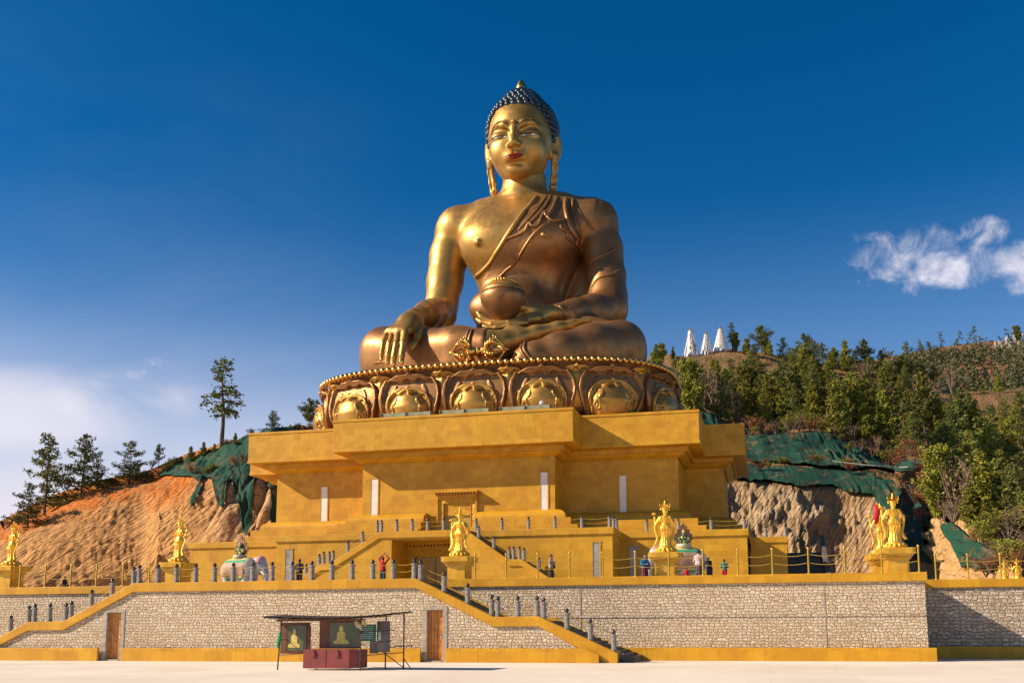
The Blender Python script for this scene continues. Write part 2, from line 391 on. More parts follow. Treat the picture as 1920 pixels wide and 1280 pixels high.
def stonewall(name, c1, c2, c3, sx=4.2, sz=6.5):
    m, t, b = newmat(name); tx = t.n('ShaderNodeTexCoord').outputs['Object']
    sp = t.n('ShaderNodeSeparateXYZ'); t.set(sp.inputs[0], tx); h = t.math('ADD', sp.outputs[0], sp.outputs[1])
    wob = t.math('MULTIPLY', t.math('SUBTRACT', t.noise(tx, .8, 3), .5), .35)
    zz = t.math('MULTIPLY', t.math('ADD', sp.outputs[2], t.math('MULTIPLY', wob, .35)), sz); row = t.math('FLOOR', zz)
    wn = t.n('ShaderNodeTexWhiteNoise', noise_dimensions='1D'); t.set(wn.inputs['W'], row)
    sc_ = t.mapr(wn.outputs[0], 0, 1, sx*.75, sx*1.3, False)
    xx = t.math('ADD', t.math('MULTIPLY', h, sc_), t.math('MULTIPLY', wn.outputs[0], 17.3))
    cb = t.n('ShaderNodeCombineXYZ'); t.set(cb.inputs[0], xx); t.set(cb.inputs[1], zz)
    nf = t.noise(tx, 5, 3, .6, 0, 1); v2 = t.n('ShaderNodeVectorMath', operation='MULTIPLY_ADD')
    t.set(v2.inputs[0], nf); v2.inputs[1].default_value = (.35, .30, 0); t.set(v2.inputs[2], cb.outputs[0])
    vo = t.n('ShaderNodeTexVoronoi', voronoi_dimensions='2D', feature='F1'); vo.inputs['Scale'].default_value = 1; vo.inputs['Randomness'].default_value = .5; t.set(vo.inputs['Vector'], v2.outputs[0])
    ve = t.n('ShaderNodeTexVoronoi', voronoi_dimensions='2D', feature='DISTANCE_TO_EDGE'); ve.inputs['Scale'].default_value = 1; ve.inputs['Randomness'].default_value = .5; t.set(ve.inputs['Vector'], v2.outputs[0])
    rnd = t.n('ShaderNodeSeparateColor'); t.set(rnd.inputs[0], vo.outputs['Color']); face = t.mapr(ve.outputs['Distance'], .02, .17)
    n1 = t.noise(tx, 3, 5, .65); n2 = t.noise(tx, 16, 5, .7); n3 = t.noise(tx, .35, 4, .6)
    col = t.ramp(rnd.outputs[0], [(0, c2), (.3, c1), (.6, c3), (.82, c1), (.93, (.86, .77, .63)), (1, (.62, .42, .26))])
    col = t.mix(t.mapr(n2, .35, .7, 0, .4), col, (c2[0]*.85, c2[1]*.8, c2[2]*.75, 1))
    col = t.mix(t.mapr(n3, .45, .7, 0, .35), col, (c2[0]*.9, c2[1]*.86, c2[2]*.8, 1))
    col = t.mix(t.math('SUBTRACT', 1., t.mapr(ve.outputs['Distance'], .015, .07)), col, (c2[0]*.72, c2[1]*.68, c2[2]*.62, 1))
    t.set(b.inputs['Base Color'], col); b.inputs['Roughness'].default_value = .85; b.inputs['Specular IOR Level'].default_value = .25
    tilt = t.math('MULTIPLY', t.math('SUBTRACT', rnd.outputs[1], .5), t.math('FRACT', xx))
    hg = t.math('ADD', face, t.math('MULTIPLY', n2, .55)); hg = t.math('ADD', hg, t.math('MULTIPLY', rnd.outputs[2], .6)); hg = t.math('ADD', hg, t.math('MULTIPLY', t.noise(tx, 6.5, 3), 1.2))
    bp = t.n('ShaderNodeBump'); bp.inputs['Strength'].default_value = .9; bp.inputs['Distance'].default_value = .06
    t.set(bp.inputs['Height'], hg); t.set(b.inputs['Normal'], bp.outputs[0])
    return m
STONE = stonewall('coursed_rubble_stone', (.68, .545, .385), (.50, .385, .255), (.74, .62, .46))
STONE2 = stonewall('coursed_rubble_stone_grey', (.56, .46, .34), (.38, .30, .21), (.62, .53, .42), 3.2, 5.2)
CEM = mat('cement_render', (.42, .36, .29), (.30, .25, .19), 4, .85, 0, .5, 14)
GRAN = mat('grey_granite', (.30, .27, .24), (.15, .135, .12), 14, .55, 0, .6, 30)
BALL = mat('black_polished_ball', (.02, .022, .025), (.03, .03, .035), 6, .15)
STEP = mat('dark_stair_stone', (.13, .115, .10), (.07, .062, .055), 3, .7, 0, .3, 10)
WOODD = mat('orange_varnished_wood', (.66, .26, .04), (.46, .16, .022), 3.5, .4)
POSTG = mat('gold_painted_post', (.72, .45, .07), (.55, .32, .04), 6, .35, .5)
ROPE = mat('yellow_chain', (.6, .38, .05), None, 8, .5)
PANE = mat('frosted_window_pane', (.80, .76, .69), (.70, .65, .58), .8, .35, 0, 0, 20, .2)
GLASSD = mat('dull_reflecting_glass', (.35, .33, .30), (.22, .2, .18), 1.2, .06)
# plaza concrete
m, t, b = newmat('pale_plaza_concrete'); tx = t.n('ShaderNodeTexCoord').outputs['Object']
n1 = t.noise(tx, .12, 6, .6, .3); n2 = t.noise(tx, 1.3, 6, .7)
col = t.mix(t.mapr(n1, .35, .65), (.80, .71, .60, 1), (.72, .62, .50, 1)); col = t.mix(t.mapr(n2, .55, .8, 0, .35), col, (.58, .48, .37, 1))
br = t.n('ShaderNodeTexBrick'); t.set(br.inputs['Vector'], tx); br.offset = 0; br.inputs['Scale'].default_value = 1; br.inputs['Brick Width'].default_value = 3.; br.inputs['Row Height'].default_value = 3.
br.inputs['Mortar Size'].default_value = .02; br.inputs['Mortar'].default_value = (.93, .92, .90, 1); br.inputs['Color1'].default_value = (1, 1, 1, 1); br.inputs['Color2'].default_value = (.94, .93, .92, 1)
col = t.mix(1., col, br.outputs[0], 'MULTIPLY'); cr = t.n('ShaderNodeTexVoronoi', feature='DISTANCE_TO_EDGE'); wv = t.n('ShaderNodeVectorMath', operation='MULTIPLY_ADD'); t.set(wv.inputs[0], t.noise(tx, 1.1, 4, .6, 0, 1)); wv.inputs[1].default_value = (1.6, 1.6, 0); t.set(wv.inputs[2], tx); t.set(cr.inputs['Vector'], wv.outputs[0]); cr.inputs['Scale'].default_value = .16
col = t.mix(t.mapr(cr.outputs['Distance'], .008, .0, 0, .2), col, (.35, .28, .2, 1)); st2 = t.noise(tx, .45, 5, .7, .8); col = t.mix(t.mapr(st2, .55, .75, 0, .28), col, (.50, .40, .30, 1))
t.set(b.inputs['Base Color'], t.mix(t.math('MULTIPLY', br.outputs['Fac'], .05), col, (.35, .28, .2, 1))); b.inputs['Roughness'].default_value = .75
bp = t.n('ShaderNodeBump'); bp.inputs['Strength'].default_value = .2; bp.inputs['Distance'].default_value = .01; t.set(bp.inputs['Height'], n2); t.set(b.inputs['Normal'], bp.outputs[0])
PLAZA = m
TERR = mat('terrace_paving', (.58, .50, .40), (.48, .4, .32), 2, .8)
# ------------------------------------------------------------------ ground and terraces
def structure(o): o['kind'] = 'structure'; return o
structure(MB().add([(-900, -600, 0), (900, -600, 0), (900, 12, 0), (-900, 12, 0)], [(0, 1, 2, 3)]).build('plaza', PLAZA))
structure(MB().box(-150, 80, 8.6, 95, 3.2, 4.2).box(-150, 7.3, 4.35, 8.59, 3.2, 4.2).box(-35.0, -18.3, .45, 4.34, 3.2, 4.2).build('terrace', TERR))

def stairs_pts(x0, z0, x1, z1, n):                  # saw-tooth line from (x0,z0) to (x1,z1)
    o = []
    for i in range(n):
        xa = x0+(x1-x0)*i/n; xb = x0+(x1-x0)*(i+1)/n
        za = z0+(z1-z0)*i/n; zb = z0+(z1-z0)*(i+1)/n
        o += [(xa, zb), (xb, zb)] if z1 > z0 else [(xb, za), (xb, zb)]
    return o
# ---- front wall with its two stair parapets
LINE = [(-46.7, 0.02), (-41.92, 2.21), (-39.55, 2.23), (-35.11, 4.36), (-18.14, 4.38), (-13.84, 2.33), (-11.45, 2.34), (-7.38, .48)]
def lineZ(x): return float(np.interp(x, [p[0] for p in LINE], [p[1] for p in LINE]))
fw_ = empty('stone_wall', 'long front wall of coursed stone with two wooden doors, yellow base and a yellow coping that ramps down at both ends', 'wall', (-27, 0, 0))
def part(mb, name, mt, par, bev=0):
    o = mb.build(name, mt); o.parent = par
    o.matrix_parent_inverse = Matrix.Translation(par.location).inverted() if par.parent is None else Matrix.Translation(-(par.matrix_local.translation))
    if bev: bevel(o, bev)
    return o
def P2(mb, name, mt, par, bev=0):                   # part given in world coordinates under an unrotated empty: shift the mesh instead of the matrix
    off = par_off(par); mb.v = [(v[0]-off[0], v[1]-off[1], v[2]-off[2]) for v in mb.v]
    o = mb.build(name, mt, par)
    if bev: bevel(o, bev)
    return o
def par_off(par):
    o = Vector((0, 0, 0))
    while par is not None: o += par.location; par = par.parent
    return o
def under(x0, x1, zb=0, drop=.45):                  # polygon below the coping line between x0 and x1
    xs = sorted([x0, x1]+[p[0] for p in LINE if x0 < p[0] < x1])
    return [(x0, zb), (x1, zb)]+[(x, max(lineZ(x)-drop, zb+.01)) for x in reversed(xs)]
w = MB()
for x0, x1, zb in [(-45.5, -36.98, 0), (-36.98, -35.6, 2.85), (-35.6, -17.66, 0), (-17.66, -16.37, 2.85), (-16.37, -8.0, 0)]:
    w.prism(under(x0, x1, zb), 0, .42)
P2(w, 'masonry', STONE, fw_)
cop = [(x, z) for x, z in LINE]; low = [(x, max(z-.5, 0.0)) for x, z in LINE]; low[0] = (-45.7, 0.0); low[-1] = (-7.38, .0); low.insert(-1, (-8.0, .0))
P2(MB().prism(cop[::1]+low[::-1], -.13, .5), 'coping', YELC, fw_, .02)
pl = MB()
for x0, x1 in [(-46.6, -37.05), (-35.5, -17.74), (-16.38, -8.05)]: pl.box(x0, x1, -.32, -.004, 0, .72)
# the plinth is cut by the ramps: keep it below the coping line
pl = MB()
def plinth(x0, x1):
    xs = sorted([x0, x1]+[p[0] for p in LINE if x0 < p[0] < x1]); top = [(x, min(.72, max(lineZ(x)-.5, .01))) for x in np.linspace(x0, x1, 40)]
    pl.prism([(x0, 0), (x1, 0)]+top[::-1], -.32, -.14)
plinth(-45.4, -37.05); plinth(-35.5, -17.74); plinth(-16.38, -8.3)
P2(pl, 'plinth', YELC, fw_, .015)
for i, (x0, x1, lab) in enumerate([(-36.75, -35.85, None), (-17.5, -16.62, None)]):
    d = P2(MB().box(x0, x1, .22, .28, .08, 2.68), 'door', WOODD, fw_)
    d['label'] = ['orange wooden door under the left stair ramp', 'orange wooden door right of the ticket stall'][i]
    f = MB().box(x0-.25, x0, -.03, .42, 0, 2.7).box(x1, x1+.25, -.03, .42, 0, 2.7).box(x0-.25, x1+.25, -.035, .42, 2.701, 2.88).box(x0, x1, -.1, .42, 0, .075)
    P2(f, 'door_frame', CEM, d, .01)
    P2(MB().ball((x1-.12, .18, 1.3), .05).box(x1-.14, x1-.09, .17, .215, 1.25, 1.45), 'handle', mat('steel%d' % i, (.5, .5, .5), None, 3, .3, 1), d)
    s = MB()
    for k in range(1, 5): s.box(x0+(x1-x0)*k/5-.006, x0+(x1-x0)*k/5+.006, .214, .222, .1, 2.66)
    P2(s, 'board_joint', DARK, d)
# ---- the two stairs behind it
def stair_thing(label, x0, z0, x1, z1, xm0, xm1, zm):
    o = empty('staircase', label, 'staircase', ((x0+x1)/2, 2, 0))
    n1 = 14
    if z1 < z0: pts = stairs_pts(x0, z0, xm0, zm, 14)+stairs_pts(xm1, zm, x1, z1, 13)+[(x1, 0), (x0, 0)]; pts = [(x0, z0)]+pts
    else: pts = [(x0, z0)]+stairs_pts(x0, z0, xm0, zm, 13)+stairs_pts(xm1, zm, x1, z1, 14)+[(x1, 0), (x0, 0)]
    P2(MB().prism(pts, .52, 3.6), 'steps', STEP, o)
    return o
s1 = stair_thing('dark stone staircase rising from the plaza behind the left yellow ramp', -46.6, .02, -35.02, 4.19, -41.9, -39.5, 2.1)
s2 = stair_thing('dark stone staircase falling to the plaza behind the right yellow ramp', -18.25, 4.19, -6.6, .16, -13.9, -11.4, 2.12)
def ramp_par(par, xs, y0, y1, dz):
    top = [(x, lineZ(x)+dz) for x in xs]; bot = [(x, max(lineZ(x)+dz-.4, 0)) for x in reversed(xs)]
    P2(MB().prism(top+bot, y0, y1), 'rear_parapet', YELC, par)
ramp_par(s1, [-46, -41.92, -39.55, -35.3], 3.62, 3.77, -.03); ramp_par(s2, [-18, -13.84, -11.45, -7.5], 3.62, 3.77, -.03)

# ---- farther walls
def wall(label, x0, x1, y, top, plin, par_loc, ret=None, joints=()):
    o = empty('stone_wall', label, 'wall', par_loc)
    m_ = MB().box(x0, x1, y, y+.45, 0, top-.46)
    if ret: m_.box(x1-.45, x1, y+.451, ret, 0, top-.46)
    P2(m_, 'masonry', STONE if y < 6 else STONE2, o)
    c = MB().box(x0-.0, x1+(.12 if ret else 0), y-.13, y+.62, top-.455, top)
    if ret: c.box(x1-.6, x1+.12, y+.621, ret-.14, top-.455, top)
    P2(c, 'coping', YELC, o, .02)
    if plin: P2(MB().box(plin[0], plin[1], y-.34, y-.004, 0, plin[2]), 'plinth', YELC, o, .015)
    if joints:
        j = MB()
        for x in joints: j.box(x-.035, x+.035, y-.02, y-.003, .7, top-.5)
        P2(j, 'mortar_joint', CEM, o)
    return o
wall('rear stone wall with yellow coping behind the left stairs', -62, -35.2, 3.9, 4.4, None, (-48, 3.9, 0))
wr = wall('broad stone wall with yellow coping and base from the right stairs to the corner', -17.9, 7.86, 3.9, 4.5, (-7.9, 8.2, .68), (-5, 3.9, 0), 8.5, (-10, 2.9))
P2(MB().box(-15.5, 7.8, 3.86, 3.897, 2.28, 2.36), 'string_course', STONE2, wr)
w4 = wall('shaded set-back stone wall at the right edge beyond the corner', 7.9, 45, 8.5, 4.3, (8.25, 45, .66), (20, 8.5, 0))

# ------------------------------------------------------------------ the temple base
XC = -27.75
def redent(e, notch=None):
    a, b_, c = 11.5+e, 22.35+e, 26.15+e
    f = [(-a, 35-e), (a, 35-e), (a, 38.7-e), (b_, 38.7-e), (b_, 45.9-e), (c, 45.9-e), (c, 60.8+e), (b_, 60.8+e), (b_, 68+e), (a, 68+e), (a, 71.7+e),
         (-a, 71.7+e), (-a, 68+e), (-b_, 68+e), (-b_, 60.8+e), (-c, 60.8+e), (-c, 45.9-e), (-b_, 45.9-e), (-b_, 38.7-e), (-a, 38.7-e)]
    if notch: f[1:1] = [(notch[0]-XC, 35-e), (notch[0]-XC, 37.3), (notch[1]-XC, 37.3), (notch[1]-XC, 35-e)]
    return [(x+XC, y) for x, y in f]
tb = empty('temple_base', 'huge golden-yellow temple base of stepped storeys carrying the lotus throne', 'building', (XC, 30, 4.2))
def layer(mb, e, z0, z1, notch=None): mb.prism(redent(e, notch), z0, z1, 'z')
m_ = MB(); layer(m_, 0, 18.05, 21.0); layer(m_, .05, 18.05-.001, 18.3); layer(m_, .06, 20.9, 21.15)
P2(m_, 'roof_parapet', YEL, tb, .03)
m_ = MB(); layer(m_, -1.1, 17.6, 18.045)
rings = []
for k in range(9):
    a = k/8*math.pi/2; rings.append([(x, y, 17.599-.42*(k/8)) for x, y in redent(-1.45-.62*(1-math.cos(a)))])
m_.rings(rings, False, False)
P2(m_, 'cornice', YEL, tb, .02)
# main walls, with window and door openings cut by building them from panels on the front faces
m_ = MB(); layer(m_, -2.15, 12.0, 17.35)
mw = P2(m_, 'main_wall', YEL, tb)
NOT = (-30.55, -25.55)
rings = []
for e, z in [(-2.12, 12.28), (-1.75, 12.24), (-1.4, 12.12), (-1.15, 11.95), (-1.0, 11.7), (-.98, 11.45), (-1.0, 11.36)]: rings.append([(x, y, z) for x, y in redent(e, NOT)])
m_ = MB().rings(rings, False, False); P2(m_, 'curved_moulding', YEL, tb)
m_ = MB(); layer(m_, -.35, 10.62, 11.355, NOT); layer(m_, .42, 9.8, 10.615, NOT); P2(m_, 'base_step', YEL, tb, .025)
# podium
def podium(e): return [(-53.5-e, 34.5-e), (-42.1-e, 34.5-e), (-42.1-e, 30-e), (-12.12+e, 30-e), (-12.12+e, 34.5-e), (-1.45+e, 34.5-e), (-1.45+e, 76+e), (-53.5-e, 76+e)]
# recess for the portal: walls built as panels so that the opening is real
m_ = MB()
pp = podium(0)
pp2 = pp[:3]+[(-30.9, 30), (-30.9, 32.1), (-24.8, 32.1), (-24.8, 30)]+pp[3:]
m_.prism(pp2, 4.2, 9.0, 'z'); m_.prism(pp, 9.001, 9.28, 'z')
P2(m_, 'podium_wall', YEL, tb)
P2(MB().prism(podium(.14), 9.281, 9.84, 'z'), 'podium_coping', YEL, tb, .03)
# stair block in front of the podium
Z0 = 4.2
SL = [(-40.9, 4.3), (-36.66, 7.15), (-35.84, 7.15), (-31.46, 9.72), (-23.9, 9.72), (-20.3, 7.2), (-19.2, 7.2), (-14.9, 4.3)]
def SZ(x): return float(np.interp(x, [p[0] for p in SL], [p[1] for p in SL]))
def under2(x0, x1, zb, dr):
    xs = sorted([x0, x1]+[p[0] for p in SL if x0 < p[0] < x1]); return [(x0, zb), (x1, zb)]+[(x, max(SZ(x)-dr, zb+.01)) for x in reversed(xs)]
sb = MB().prism(under2(-40.6, -30.37, Z0, .12), 27.7, 28.1).prism(under2(-25.28, -15.2, Z0, .12), 27.7, 28.1).prism(under2(-30.37, -25.28, 9.02, .12), 27.7, 28.1)
sb.box(-30.65, -30.37, 28.101, 32.0, Z0, 9.02).box(-25.28, -25.0, 28.101, 32.0, Z0, 9.02).box(-30.37, -25.28, 28.101, 32.0, 9.02, 9.3)
P2(sb, 'stair_wall', YEL, tb, .015)
top = list(SL); bot = [(x, max(z-.55, Z0)) for x, z in SL]; bot[0] = (-40.2, Z0); bot[-1] = (-15.6, Z0)
P2(MB().prism(top+bot[::-1], 27.58, 28.2), 'stair_coping', YELC, tb, .02)
st = MB(); a = [(-40.6, Z0)]+stairs_pts(-40.6, Z0+.05, -36.7, 7.05, 17)+stairs_pts(-35.9, 7.05, -31.5, 9.66, 16)+[(-30.66, 9.66), (-30.66, Z0)]
st.prism(a, 28.25, 29.85)
a = [(-24.99, Z0), (-24.99, 9.66), (-23.9, 9.66)]+stairs_pts(-23.9, 9.66, -20.3, 7.08, 15)+stairs_pts(-19.2, 7.08, -15.2, Z0+.05, 17)+[(-15.2, Z0)]
st.prism(a, 28.25, 29.85); st.box(-30.655, -24.995, 28.25, 29.85, 9.32, 9.66)
P2(st, 'stair_flight', STEP, tb)
# windows
def window(x0, x1, z0, z1, y, pane, lab=None):
    f = MB().box(x0-.12, x0, y-.05, y+.1, z0-.06, z1+.1).box(x1, x1+.12, y-.05, y+.1, z0-.06, z1+.1).box(x0-.12, x1+.12, y-.06, y+.1, z1+.101, z1+.2).box(x0-.12, x1+.12, y-.08, y+.1, z0-.16, z0-.061)
    o = P2(MB().box(x0, x1, y-.02, y-.004, z0-.06, z1+.1), 'window', pane, tb)
    P2(f, 'frame', YEL, o)
for x0, x1, y in [(-36.22, -35.55, 37.15), (-19.72, -19.08, 37.15), (-43.1, -42.42, 40.85), (-13.02, -12.4, 40.85)]: window(x0, x1, 12.3, 15.6, y, PANE)
for x0, x1, y in [(-41.2, -40.6, 30), (-13.75, -13.2, 30), (-11.3, -10.72, 34.5)]: window(x0, x1, 4.6, 8.5, y, GLASSD)
# carved doorways
m, t, b = newmat('carved_gold_relief'); tx = t.n('ShaderNodeTexCoord').outputs['Object']
vo = t.n('ShaderNodeTexVoronoi'); t.set(vo.inputs['Vector'], tx); vo.inputs['Scale'].default_value = 5; n1 = t.noise(tx, 7, 3, .5, 1.5)
t.set(b.inputs['Base Color'], t.mix(n1, (.75, .45, .03, 1), (.5, .27, .015, 1))); b.inputs['Roughness'].default_value = .4
bp = t.n('ShaderNodeBump'); bp.inputs['Strength'].default_value = 1; bp.inputs['Distance'].default_value = .12; t.set(bp.inputs['Height'], t.math('ADD', n1, vo.outputs[0])); t.set(b.inputs['Normal'], bp.outputs[0])
CARV = m
DOORG = mat('olive_gold_door', (.42, .29, .04), (.33, .22, .03), 2, .4)
def doorway(y, x0, x1, zb, zt, fw, ch, lab, full=True):
    d = P2(MB().box(x0, x1, y+.12, y+.2, zb, zt), 'door', DOORG, tb); d['label'] = lab
    P2(MB().box((x0+x1)/2-.02, (x0+x1)/2+.02, y+.09, y+.119, zb, zt), 'door_joint', DARK, d)
    for s_ in (-.12, .12): P2(MB().ball(((x0+x1)/2+s_, y+.08, zb+1.3), .07), 'handle', GOLDS, d)
    f = MB().box(x0-fw, x0, y-.12, y+.25, zb, zt+fw*.9).box(x1, x1+fw, y-.12, y+.25, zb, zt+fw*.9).box(x0, x1, y-.12, y+.25, zt, zt+fw*.9)
    P2(f, 'carved_frame', CARV, d)
    f = MB().box(x0-fw-.12, x0-fw, y-.25, y+.25, zb, zt+fw*.9).box(x1+fw, x1+fw+.12, y-.25, y+.25, zb, zt+fw*.9).box(x0-fw-.12, x1+fw+.12, y-.25, y+.25, zt+fw*.9+.001, zt+fw*.9+.12)
    f.box(x0-.06, x0, y-.16, y+.11, zb, zt).box(x1, x1+.06, y-.16, y+.11, zb, zt)
    P2(f, 'frame_edge', YEL, d)
    zc = zt+fw*.9+.12; c = MB(); X0, X1 = x0-fw-.12-ch, x1+fw+.12+ch
    c.box(X0+.25, X1-.25, y-.35, y+.1, zc, zc+.16).box(X0, X1, y-.75, y+.1, zc+.34, zc+.46).box(X0+.1, X1-.1, y-.6, y+.1, zc+.46, zc+.56)
    k = int((X1-X0)/.3)
    for i in range(k): c.box(X0+.1+i*(X1-X0-.35)/(k-1), X0+.25+i*(X1-X0-.35)/(k-1), y-.66, y+.1, zc+.17, zc+.339)
    P2(c, 'door_cornice', YEL, d)
doorway(37.15, -28.95, -26.35, 9.85, 13.15, .52, .2, 'upper double door under a toothed golden cornice')
doorway(31.9, -29.75, -26.2, 4.2, 7.85, .65, .15, 'lower olive-gold double door inside the deep portal')
# annex with the dark stairs at the right
an = empty('side_annex', 'low yellow block with a dark staircase beside it, right of the temple base', 'building', (2, 38, 4.2))
P2(MB().box(-1.2, 1.84, 38, 47, 4.2, 8.9), 'annex_wall', YEL, an)
P2(MB().box(-1.3, 1.94, 37.88, 47.1, 8.901, 9.4), 'coping', YELC, an, .02)
st = MB(); n = 24
for i in range(n): st.box(1.95, 5.0, 38.3+i*.36, 47.2, 4.2+i*4.4/n+(.001 if i else 0), 4.2+(i+1)*4.4/n)
P2(st, 'stair_flight', STEP, an)
P2(MB().prism([(37.6, 4.2), (47.2, 4.2), (47.2, 10.2), (46.6, 10.2), (37.9, 5.6), (37.6, 5.6)], 5.05, 5.4, 'x'), 'stair_wall', STEP, an)
# floodlight trays on the roof edge
def flood(x0, x1, y, label):
    o = empty('floodlight_tray', label, 'floodlight', ((x0+x1)/2, y, 21.15), 0, 'floodlight trays on the roof edge')
    P2(MB().prism([(y-.28, 21.16), (y+.5, 21.16), (y+.5, 21.62), (y-.1, 21.62)], x0, x1, 'x'), 'housing', mat('grey_green_glass_box', (.30, .29, .17), (.2, .2, .12), 2, .25) if 'grey_green_glass_box' not in MATS else MATS['grey_green_glass_box'], o)
    for q in (x0, (x0+x1)/2, x1): P2(MB().box(q-.025, q+.025, y-.3, y+.52, 21.155, 21.65), 'divider', GRAN, o)
def Xp(px, py, Y): return float(W(px, py, Y)[0])
flood(Xp(716, 778, 35.6), Xp(808, 776, 35.6), 35.6, 'grey glass floodlight tray on the roof edge below the third lotus petal from the left')
flood(Xp(826, 774, 35.6), Xp(917, 770, 35.6), 35.6, 'grey glass floodlight tray in the middle of the roof edge')
flood(Xp(938, 766, 35.6), Xp(1031, 762, 35.6), 35.6, 'grey glass floodlight tray on the roof edge with a small white lamp above it')
o = empty('spot_lamp', 'small white spot lamp on the roof edge above the rightmost floodlight tray', 'lamp', tuple(W(1017, 760, 35.7)))
P2(MB().lathe([(.1, -.0), (.22, .1), (.22, .3), (.1, .36)], tuple(W(1016, 761, 35.7)+np.array([0, 0, .1])), 10), 'lamp_head', mat('white_plastic', (.7, .7, .7), None, 3, .3), o)
P2(MB().box(*(lambda c: (c[0]-.05, c[0]+.05, c[1]-.05, c[1]+.05, 21.16, c[2]+.12))(W(1016, 761, 35.7))), 'bracket', GRAN, o)

# ------------------------------------------------------------------ bollards, posts and chains
def bollard_mb():
    m_ = MB(); prof = [(.15, 0), (.15, .08), (.125, .11), (.125, .70), (.15, .74), (.15, .79), (.10, .82)]
    m_.rings([[(r*1.1*math.cos(R_(22.5+45*i)), r*1.1*math.sin(R_(22.5+45*i)), z) for i in range(8)] for r, z in prof], False)
    return m_
BOL = {}
def bollard(p, label, group, h=1.0):
    o = empty('stone_bollard', label, 'bollard', tuple(p), 0, group); o.scale = (1, 1, 1)
    if not BOL:
        BOL['s'] = bollard_mb().build('shaft', GRAN, o)
        BOL['f'] = MB().lathe([(.05, .815), (.075, .83), (.06, .86), (.10, .90), (.115, .95), (.10, 1.0), (.04, 1.045), (.015, 1.08)], (0, 0, 0), 12).build('finial', BALL, o)
        return o
    for k in ('s', 'f'): c = BOL[k].copy(); link(c, o)
    return o
PST = {}
def gpost(p, label, group):
    o = empty('gold_post', label, 'post', tuple(p), 0, group)
    if not PST:
        PST['s'] = MB().lathe([(.09, 0), (.09, .04), (.046, .05), (.046, 1.3)], (0, 0, 0), 10).build('shaft', POSTG, o)
        PST['f'] = MB().ball((0, 0, 1.36), .075).build('finial', POSTG, o)
        return o
    for k in ('s', 'f'): c = PST[k].copy(); link(c, o)
    return o
def chain(a, b, hs, label, group, sag=.1):
    a = Vector(a); b = Vector(b); m_ = MB()
    for h in hs:
        pts = []
        for i in range(13):
            u = i/12; q = a.lerp(b, u); q.z += h-sag*4*u*(1-u); pts.append(q)
        m_.tube(pts, .015, 5)
    o = m_.build('barrier_chain', ROPE); tag(o, label, 'chain', group); return o
def run(pxs, Y, zf, where, kind='b', hs=(.82, .45), chains=True, maxgap=2.6):
    pts = []
    for px, py in pxs:
        X = float(W(px, py, Y)[0]); pts.append((X, Y, zf(X)))
    pts.sort()
    nm = 'grey stone bollard ' if kind == 'b' else 'slim gold post '
    for i, p in enumerate(pts):
        lab = nm+ORD[i]+' from left '+where
        (bollard if kind == 'b' else gpost)(p, lab, ('stone bollards ' if kind == 'b' else 'gold posts ')+where)
    if chains:
        k = 0
        for i in range(len(pts)-1):
            g = pts[i+1][0]-pts[i][0]
            if .55 < g < maxgap:
                chain(pts[i], pts[i+1], hs, 'yellow chains right of the '+ORD[i]+(' bollard ' if kind == 'b' else ' post ')+where, 'chains '+where, .06+.03*g); k += 1
zc = lambda X: lineZ(X)+.002
run([(20, 1170), (54.5, 1150), (65, 1150), (93.5, 1150), (123.5, 1150), (134, 1140), (172, 1120), (211, 1100)], .2, zc, 'on the left stair ramp', maxgap=3)
run([(251, 1075), (261.5, 1075), (296.5, 1075), (331, 1075), (367, 1075), (402.5, 1070), (437.7, 1070), (474, 1070), (510.5, 1070), (548, 1068), (585, 1068), (622.5, 1066), (660.4, 1066),
     (699, 1065), (737.5, 1065), (777, 1064)], .2, zc, 'on the level front coping')
run([(789, 1068), (833, 1090), (877, 1110), (922, 1135), (933.5, 1135), (971, 1135), (1007, 1135), (1019.5, 1137), (1063, 1160), (1107, 1180), (1151, 1203)], .2, zc, 'on the right stair ramp', maxgap=3)
run([(574, 1062), (599, 1040), (607, 1040), (617.5, 1040), (625, 1038), (652.5, 1020), (680, 1003)], 27.9, lambda X: SZ(X)+.002, 'on the left temple stair', maxgap=2.6)
run([(707.5, 984), (715.5, 984), (744, 984), (773, 984), (802, 984), (832, 983)], 27.9, lambda X: 9.722, 'on the temple stair landing')
run([(897.5, 998), (926, 1015), (954.5, 1031), (963, 1033), (974, 1033), (982.6, 1035), (1011, 1060)], 27.9, lambda X: SZ(X)+.002, 'on the right temple stair', maxgap=2.6)
run([(893, 984), (941, 982), (991, 981), (1040.6, 980), (1091, 979), (1142.7, 977)], 30.2, lambda X: 9.842, 'along the middle podium edge')
run([(1212.7, 982), (1272, 981), (1333.4, 980), (1395.5, 979)], 34.7, lambda X: 9.842, 'along the right podium edge', chains=True, maxgap=3.2)
for q, (x, y, dy) in enumerate([(-12.2, 31.4, 'nearer'), (-12.2, 33.0, 'farther')]):
    bollard((x, y, 9.842), 'grey stone bollard on inner podium corner, the %s of two' % dy, 'stone bollards on the podium corner')
for q, (px, py) in enumerate([(1436, 1003), (1473, 1003)]):
    X = Xp(px, py, 38.3); bollard((X, 38.3, 9.402), 'grey stone bollard on the roof of the side annex, the %s of two' % ('left', 'right')[q], 'stone bollards on the annex roof')
zr = lambda X: 4.502
run([(891, 1060), (949, 1060), (1008, 1060), (1068, 1058), (1130, 1057), (1191, 1056), (1254, 1055), (1318, 1054), (1383, 1053), (1448, 1052), (1515.6, 1051), (1583.6, 1050), (1653, 1050), (1722.6, 1049)], 4.25, zr,
    'on the long right wall', 'p', (1.05, .6))
run([(37.5, 1080), (85, 1080), (133, 1078), (181, 1077), (230.5, 1076), (280, 1075)], 4.25, lambda X: 4.402, 'on the rear left wall', 'p', (1.05, .6))
